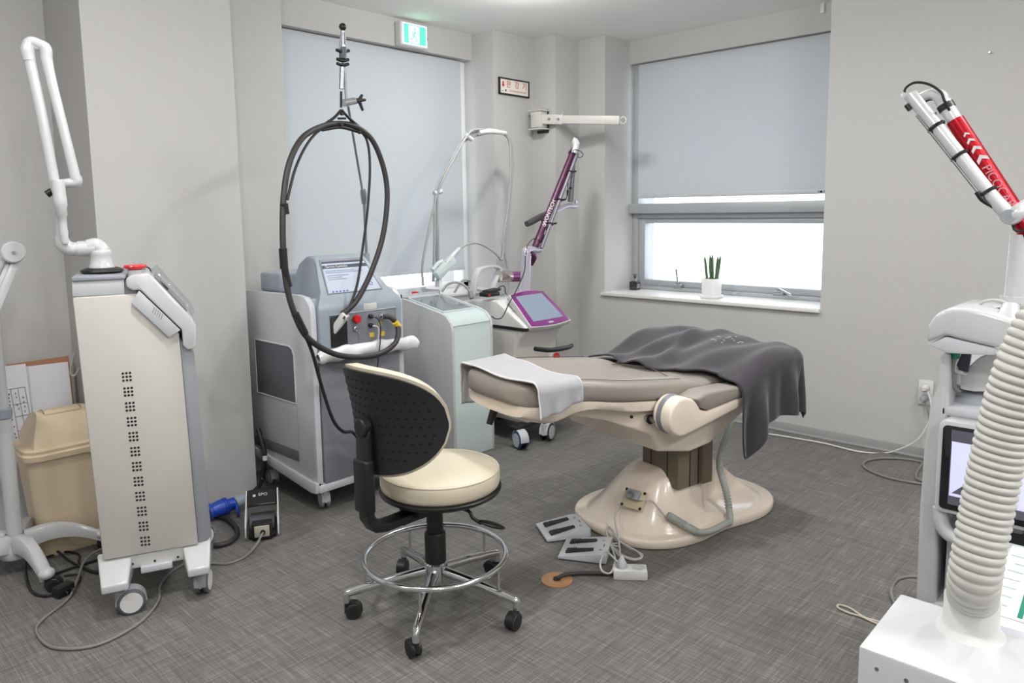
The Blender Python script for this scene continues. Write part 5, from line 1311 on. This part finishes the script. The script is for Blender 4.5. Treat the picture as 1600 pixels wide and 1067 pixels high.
    for (cx, cy, rz) in ((.05, .02, rad(30)), (.42, .02, rad(80)), (.05, -.36, rad(100)), (.42, -.36, rad(60))):
        caster(t, cx, cy, rz, .04, .016, .012, .12, m_t=M_GREY, m_h=M_LGREY, disc=M_LGREY)
pico()

# ================================================================== AIR COOLER CART WITH CORRUGATED HOSE
def cart():
    t = thing('air_cooler_cart', 'white box cart with a thick ivory corrugated hose in the right foreground', 'air cooler', (1.07, .325, 0))
    # local: +x away, -y to the right; top at z .722
    ZT = .722
    obj('box_body', box(0, .20, -.42, 0, .40, ZT, .004, 2), M_WHITE2, t)
    obj('rear_housing', box(.19, .36, -.42, -.15, .12, .655, .03, 4), M_WHITE2, t)
    obj('lower_body', box(.01, .20, -.42, -.01, .12, .41, .006), M_WHITE, t)
    p = sp(t, 1370, 1045, 0) ; q = spx(t, 1370, 1045, 0)
    obj('screw', cyl(.0028, -.001, .003, 12, (0, q.y, q.z), 'x'), M_STEEL, t)
    q = spx(t, 1416, 1063, 0); obj('screw', cyl(.003, -.001, .003, 12, (0, q.y, q.z), 'x'), M_STEEL, t)
    c = loc(t, at(1516, 985, Z=ZT)); R = .0325
    obj('hose_socket', lathe([(R+.014, -.001), (R+.006, .008), (R+.004, .012), (R+.004, .052), (R+.002, .055), (0, .055)], 40, (c.x, c.y, ZT)), M_WHITE, t)
    # hose axis leaning to the right and away from the viewer's left
    b0 = Vector((c.x, c.y, ZT+.048))
    P = lambda px, py, D: loc(t, at(px, py, D=D))
    D0 = (at(1516, 960, Z=ZT+.05)-CAMPOS).dot(fw)
    ax = [b0, P(1523, 900, D0), P(1541, 800, D0-.01), P(1560, 710, D0-.02), P(1580, 630, D0-.035), P(1604, 560, D0-.05), P(1640, 490, D0-.06), P(1690, 430, D0-.05)]
    path = spline(ax, 60); step = .0
    # corrugation: radius varies along arc length
    L = 0; acc = [0]
    for a, b in zip(path, path[1:]): L += (b-a).length; acc.append(L)
    per = .0112
    rs = [R-.0026+.0026*abs(math.sin(PI*s/per))**.6*1.6 for s in acc]
    bm = bmesh.new(); rings = []; nrm = None; n = 36
    for i, p_ in enumerate(path):
        tg = (path[min(i+1, len(path)-1)]-path[max(i-1, 0)]).normalized()
        nrm = tg.orthogonal().normalized() if nrm is None else (nrm-tg*nrm.dot(tg)).normalized(); bi = tg.cross(nrm)
        rings.append([bm.verts.new(p_+(nrm*math.cos(2*PI*k/n)+bi*math.sin(2*PI*k/n))*rs[i]) for k in range(n)])
    for a, b in zip(rings, rings[1:]):
        for k in range(n): bm.faces.new((a[k], a[(k+1) % n], b[(k+1) % n], b[k]))
    bmesh.ops.recalc_face_normals(bm, faces=bm.faces[:])
    obj('corrugated_hose', bm, M_HOSEW, t, 80)
    dn = (path[-1]-path[-4]).normalized(); nz = lathe([(0, -.02), (R+.003, -.02), (R+.004, -.015), (R+.004, .03), (R-.004, .04), (R-.010, .10), (R-.012, .11), (R-.016, .11), (R-.014, .05), (0, .05)], 36)
    nz.transform(Matrix.Translation(path[-1]) @ dn.to_track_quat('Z', 'Y').to_matrix().to_4x4()); obj('hose_nozzle', nz, M_WHITE, t)
    for k in (-1, 1): obj('socket_screw', cyl(.003, R, R+.003, 8, (0, 0, 0), 'x') if False else ell(.003, .003, .003, (c.x-R*.75, c.y+k*R*.62, ZT+.045)), M_STEEL, t)
    # sloping tray behind with the printed sheet
    obj('rear_tray', mj(box(.19, .77, -.42, -.06, .618, .63, .004), box(.45, .52, -.38, -.2, .12, .62, .01)), M_WHITE, t)
    for (cx, cy) in ((.03, -.05), (.16, -.05), (.05, -.37), (.42, -.37), (.42, -.2)):
        caster(t, cx, cy, rad(40), .035, .014, .01, .125)
    return t
CART = cart()
def sheet():
    t = thing('printed_sheet', 'printed paper sheet with a green stripe on the tray behind the corrugated hose', 'paper', (1.655, .17, .6312), 0)
    sl = 0
    fx = Matrix.Translation((0, 0, .0)) @ Matrix.Rotation(-sl, 4, 'Y')
    def put(bm): bm.transform(fx); return bm
    obj('paper', put(box(-.17, .17, -.12, .085, -.0006, .0006)), mat('printed_paper', (214, 226, 226), .7), t)
    obj('green_stripe', put(tf(box(-.16, .15, -.004, .004, .0004, .0012), (0, .03, 0), 0, 0, rad(3))), M_GREEN, t)
    for k in range(7):
        obj('text_line', put(box(-.13+.04*k, -.125+.04*k, .045, .078-.006*(k % 3), .0004, .0012)), mat('faint_print', (158, 172, 172), .7), t)
    for k in range(5):
        obj('text_block', put(box(-.13+.05*k, -.11+.05*k, -.05, .015, .0004, .0011)), M_LGREY, t)
sheet()

# ================================================================== WALL THINGS
def exit_sign():
    t = thing('exit_sign', 'lit green running-man exit sign box on the soffit over the back window', 'exit sign', (3.135, YS, 2.456))
    w2, h2, d = .112, .073, .06
    obj('housing', box(-w2, w2, -d, 0, -h2, h2, .010, 3), M_WHITE, t)
    obj('light_panel', box(-w2+.02, w2-.02, -d-.002, -d+.002, -h2+.014, h2-.012, .001), M_EXITG, t)
    bd = -d-.0025
    obj('panel_border', tube([(-w2+.02, bd, -h2+.014), (w2-.02, bd, -h2+.014), (w2-.02, bd, h2-.012), (-w2+.02, bd, h2-.012)], .003, 6, True, smooth=False), M_EXITW, t)
    obj('door_shape', box(-.05, .035, -d-.0034, -d-.001, -.05, .052), M_EXITW, t)
    man = mj(ell(.008, .002, .008, (.0, bd-.001, .032)), tube([(-.0, bd-.001, .02), (-.012, bd-.001, -.008)], .006, 6, smooth=False))
    man = mj(man, tube([(.0, bd-.001, .016), (.02, bd-.001, .008), (.03, bd-.001, .018)], .0035, 6, smooth=False), tube([(.0, bd-.001, .016), (-.02, bd-.001, .012), (-.026, bd-.001, -.004)], .0035, 6, smooth=False),
             tube([(-.012, bd-.001, -.008), (.012, bd-.001, -.018), (.010, bd-.001, -.042)], .0045, 6, smooth=False), tube([(-.012, bd-.001, -.008), (-.022, bd-.001, -.026), (-.042, bd-.001, -.03)], .0045, 6, smooth=False))
    obj('running_figure', man, M_EXITG, t)
    obj('test_button', cyl(.003, 0, .003, 10, (w2-.008, -d-.001, -.01), 'y'), M_BLACK, t)
exit_sign()
def life_line_sign():
    t = thing('escape_device_sign', 'framed white sign with red Korean lettering on the corner wall', 'sign', (3.884, YB, 2.198))
    w2, h2 = .152, .056
    obj('frame', mj(box(-w2, w2, -.016, 0, h2-.009, h2, .001), box(-w2, w2, -.016, 0, -h2, -h2+.009, .001), box(-w2, -w2+.009, -.016, 0, -h2, h2, .001), box(w2-.009, w2, -.016, 0, -h2, h2, .001)), M_BLACK, t)
    obj('sign_plate', box(-w2+.006, w2-.006, -.010, 0, -h2+.006, h2-.006), mat('ivory_sign', (236, 232, 222), .5), t)
    F = lambda x, z: frame((x, -.0108, z), (1, 0, 0), (0, 0, 1))
    for ch, x in (('완', -.058), ('강', .026), ('기', .105)):
        text('lettering', ch, .052, M_REDINK, t, F(x, .014), .0005)
    text('lettering', 'DESCENDING LIFE LINE', .0165, mat('pale_red_ink', (206, 120, 118), .6), t, F(.035, -.026), .0004)
    obj('arrow', prism([(-.118, .032), (-.106, .032), (-.106, .012), (-.098, .012), (-.112, -.008), (-.126, .012), (-.118, .012)], -.0114, -.010, 'xz'), M_REDINK, t)
    obj('small_mark', box(-.092, -.082, -.0112, -.010, -.034, -.02), M_INKB, t)
    obj('small_mark', box(-.13, -.108, -.0112, -.010, -.035, -.032), M_INK, t)
life_line_sign()
def bracket():
    t = thing('escape_line_bracket', 'ivory folding escape-line bracket arm on the stepped corner wall', 'bracket', (4.085, 3.49, 1.985))
    iv = mat('ivory_steel', (204, 202, 195), .4)
    h = loc(t, at(852, 185, X=4.01)); e = loc(t, at(969, 188, X=4.20))
    obj('wall_plate', box(-.012, 0, -.05, .05, -.09, .07, .002), M_BLACK, t)
    obj('hinge_box', box(-.085, -.01, -.045, .045, -.055, .06, .003), iv, t)
    obj('hinge_flange', box(-.095, .0, -.06, .06, .055, .064, .002), iv, t)
    obj('hinge_flange', box(-.095, .0, -.06, .06, -.07, -.06, .002), iv, t)
    s0 = Vector((-.055, -.02, .0)); d = (e-s0); d.z = e.z-s0.z; L = d.length
    b = box(-.012, .012, -.027, .027, 0, L, .003); fx = Matrix.Translation(s0) @ d.to_track_quat('Z', 'Y').to_matrix().to_4x4()
    # keep the section upright
    x = d.normalized(); zz = Vector((0, 0, 1)); yv = zz.cross(x).normalized(); zz = x.cross(yv)
    fx = Matrix(((x.x, yv.x, zz.x, s0.x), (x.y, yv.y, zz.y, s0.y), (x.z, yv.z, zz.z, s0.z), (0, 0, 0, 1)))
    b = box(0, L, -.018, .018, -.028, .028, .003); b.transform(fx); ar = obj('arm', b, iv, t)
    b = box(0, L*.30, -.022, .022, -.033, .033, .003); b.transform(fx); obj('arm_sleeve', b, iv, t)
    for f in (.13, .25): 
        b = cyl(.009, .020, .028, 14, (L*f, 0, .0), 'y'); b.transform(fx); obj('bolt', b, M_STEEL, t)
        b = cyl(.009, -.028, -.020, 14, (L*f, 0, .0), 'y'); b.transform(fx); obj('bolt', b, M_STEEL, t)
    b = cyl(.003, .028, .06, 8, (L*.28, 0, 0)); b.transform(fx); obj('pin', b, M_STEEL, t)
    b = tf(torus(.022, .006, n=24, k=8), (L+.02, 0, 0), PI/2); b.transform(fx); obj('eye_ring', b, iv, t)
bracket()
def outlet():
    t = thing('wall_outlet', 'white double wall outlet low on the right wall', 'wall outlet', (XR, 1.04, .36))
    obj('plate', box(-.012, 0, -.036, .036, -.066, .066, .003), M_WHITE, t)
    for z in (.028, -.028): obj('socket', lathe([(.018, -.0135), (.021, -.0145), (.021, -.0115), (.018, -.008), (0, -.008)], 24, (0, 0, z), 'x'), M_LGREY, t)
outlet()
pc1 = thing('white_wall_plug_cord', 'white plug and cord hanging from the upper socket of the wall outlet', 'cord', (XR-.015, 1.04, .388))
obj('plug', lathe([(0, -.045), (.010, -.045), (.017, -.03), (.0185, .0), (0, .0)], 20, (0, 0, 0), 'x'), M_WHITE, pc1)
obj('cord', tube([loc(pc1, p) for p in (at(1450, 611, X=4.30), at(1455, 635, X=4.29), at(1450, 662, X=4.28), at(1432, 688, X=4.28), at(1405, 702, X=4.29), at(1380, 708, X=4.30), at(1340, 705, Z=.012), at(1290, 693, Z=.010), at(1240, 684, Z=.010), at(1190, 676, Z=.010))], .004, 8), M_CABW, pc1)
pc2 = thing('grey_wall_plug_cord', 'grey plug and cord looping on the floor below the wall outlet', 'cord', (XR-.015, 1.04, .332))
obj('plug', mj(lathe([(0, -.06), (.009, -.06), (.018, -.035), (.019, .0), (0, .0)], 20, (0, 0, 0), 'x')), M_GREY, pc2)
obj('cord', tube([loc(pc2, p) for p in (at(1447, 630, X=4.28), at(1452, 655, X=4.27), at(1455, 690, X=4.25), at(1448, 714, X=4.22), at(1434, 735, Z=.008), at(1432, 747, Z=.008), at(1445, 753, Z=.008))], .0052, 8), M_CABG, pc2)
fc = thing('floor_cable', 'grey cable loop on the floor at the foot of the right wall', 'cable', at(1395, 735, Z=0))
obj('cable', tube([loc(fc, at(x, y, Z=.007)) for x, y in ((1470, 740), (1440, 722), (1400, 716), (1365, 717), (1350, 723), (1353, 732), (1380, 744), (1415, 752), (1450, 757), (1480, 760))], .0058, 9), M_CABG, fc)
fc2 = thing('floor_cable', 'thin ivory cable loop on the floor left of the white box cart', 'cable', at(1340, 955, Z=0))
obj('cable', tube([loc(fc2, at(x, y, Z=.005)) for x, y in ((1385, 980), (1365, 972), (1345, 963), (1325, 957), (1309, 949), (1312, 945), (1328, 950), (1350, 964), (1372, 971), (1395, 980), (1420, 990))], .0035, 8), mat('ivory_cable', (198, 190, 172), .5), fc2)
fc3 = thing('floor_cable', 'grey cable arch beside the red-arm laser just above the box cart', 'cable', at(1405, 925, Z=0))
obj('cable', tube([loc(fc3, p) for p in (at(1450, 905, Z=.08), at(1425, 901, Z=.07), at(1405, 905, Z=.05), at(1394, 918, Z=.02), at(1393, 930, Z=.006), at(1400, 945, Z=.006), at(1420, 960, Z=.006))], .0058, 9), M_CABG, fc3)
sc = thing('wall_screw', 'single small screw sticking out high on the right wall', 'screw', at(1547, 82, X=XR))
obj('screw_head', lathe([(0, -.012), (.006, -.011), (.007, -.007), (.003, -.006), (.003, 0), (0, 0)], 14, (0, 0, 0), 'x'), M_STEEL, sc)
wk = thing('wall_hook', 'small white cable clip high on the soffit above the right window', 'clip', at(1286, 13, X=XS))
obj('clip_body', box(-.012, 0, -.012, .012, -.03, .03, .004), M_WHITE, wk)

# ------------------------------------------------------------------ on the window sill
def plant():
    c = at(1112, 463, Z=.768); t = thing('potted_plant', 'upright green stick-leaf plant in a white square pot on the window sill', 'plant', (4.475, 2.37, .765))
    t.location = (at(1111.5, 462, X=4.475).x, at(1111.5, 462, X=4.475).y, .765)
    rings = []
    for (z, a) in ((.012, .050), (.016, .052), (.125, .054), (.129, .053), (.129, .047), (.10, .046)):
        rings.append([(x, y, z) for x, y in rrect(-a, a, -a, a, .022, 5)])
    obj('pot', loft(rings), M_POT, t, 40)
    obj('saucer', loft([[(x, y, z) for x, y in rrect(-a, a, -a, a, .024, 5)] for z, a in ((0, .054), (.004, .060), (.018, .064), (.02, .062), (.014, .056))]), M_POT, t, 40)
    obj('soil', box(-.045, .045, -.045, .045, .10, .112), M_SOIL, t)
    yy = -1
    for (px0, px1, ptop) in ((1105, 1101, 400), (1111, 1109.5, 398), (1114, 1113, 397), (1118, 1122, 400), (1120, 1126, 399), (1112, 1112, 403)):
        dx = random.uniform(-.02, .02); a = loc(t, at(px0, 434, X=4.475+dx)); a.z = .105; b = loc(t, at(px1, ptop, X=4.475+dx*1.5))
        m = a.lerp(b, .5)+Vector((random.uniform(-.004, .004), 0, 0))
        obj('leaf', tube([a, m, a.lerp(b, .85), b], [.008, .009, .0075, .001], 10, k=6), M_LEAF, t)
plant()
def diffuser():
    c = at(992, 450, X=4.62); t = thing('reed_diffuser', 'dark square reed diffuser bottle with short black sticks at the sill end', 'diffuser', (4.60, c.y, .765))
    t.location = (4.60, at(992, 451, X=4.60).y, .765)
    obj('bottle', loft([[(x, y, z) for x, y in rrect(-a, a, -a, a, .008, 4)] for z, a in ((0, .028), (.003, .031), (.058, .031), (.064, .024), (.066, .013))]), M_BOTTLE, t, 40)
    obj('neck', cyl(.011, .062, .084, 18), M_STEEL, t)
    obj('label_print', tf(box(-.018, .018, -.0005, .0005, -.016, .016), (0, -.0315, .03)), mat('grey_label', (132, 128, 126), .6), t)
    for k in range(4):
        a = rad(90*k+20); obj('stick', rod((0, 0, .07), (.014*math.cos(a), .014*math.sin(a), .118), .0022, 6), M_BLACK, t)
diffuser()
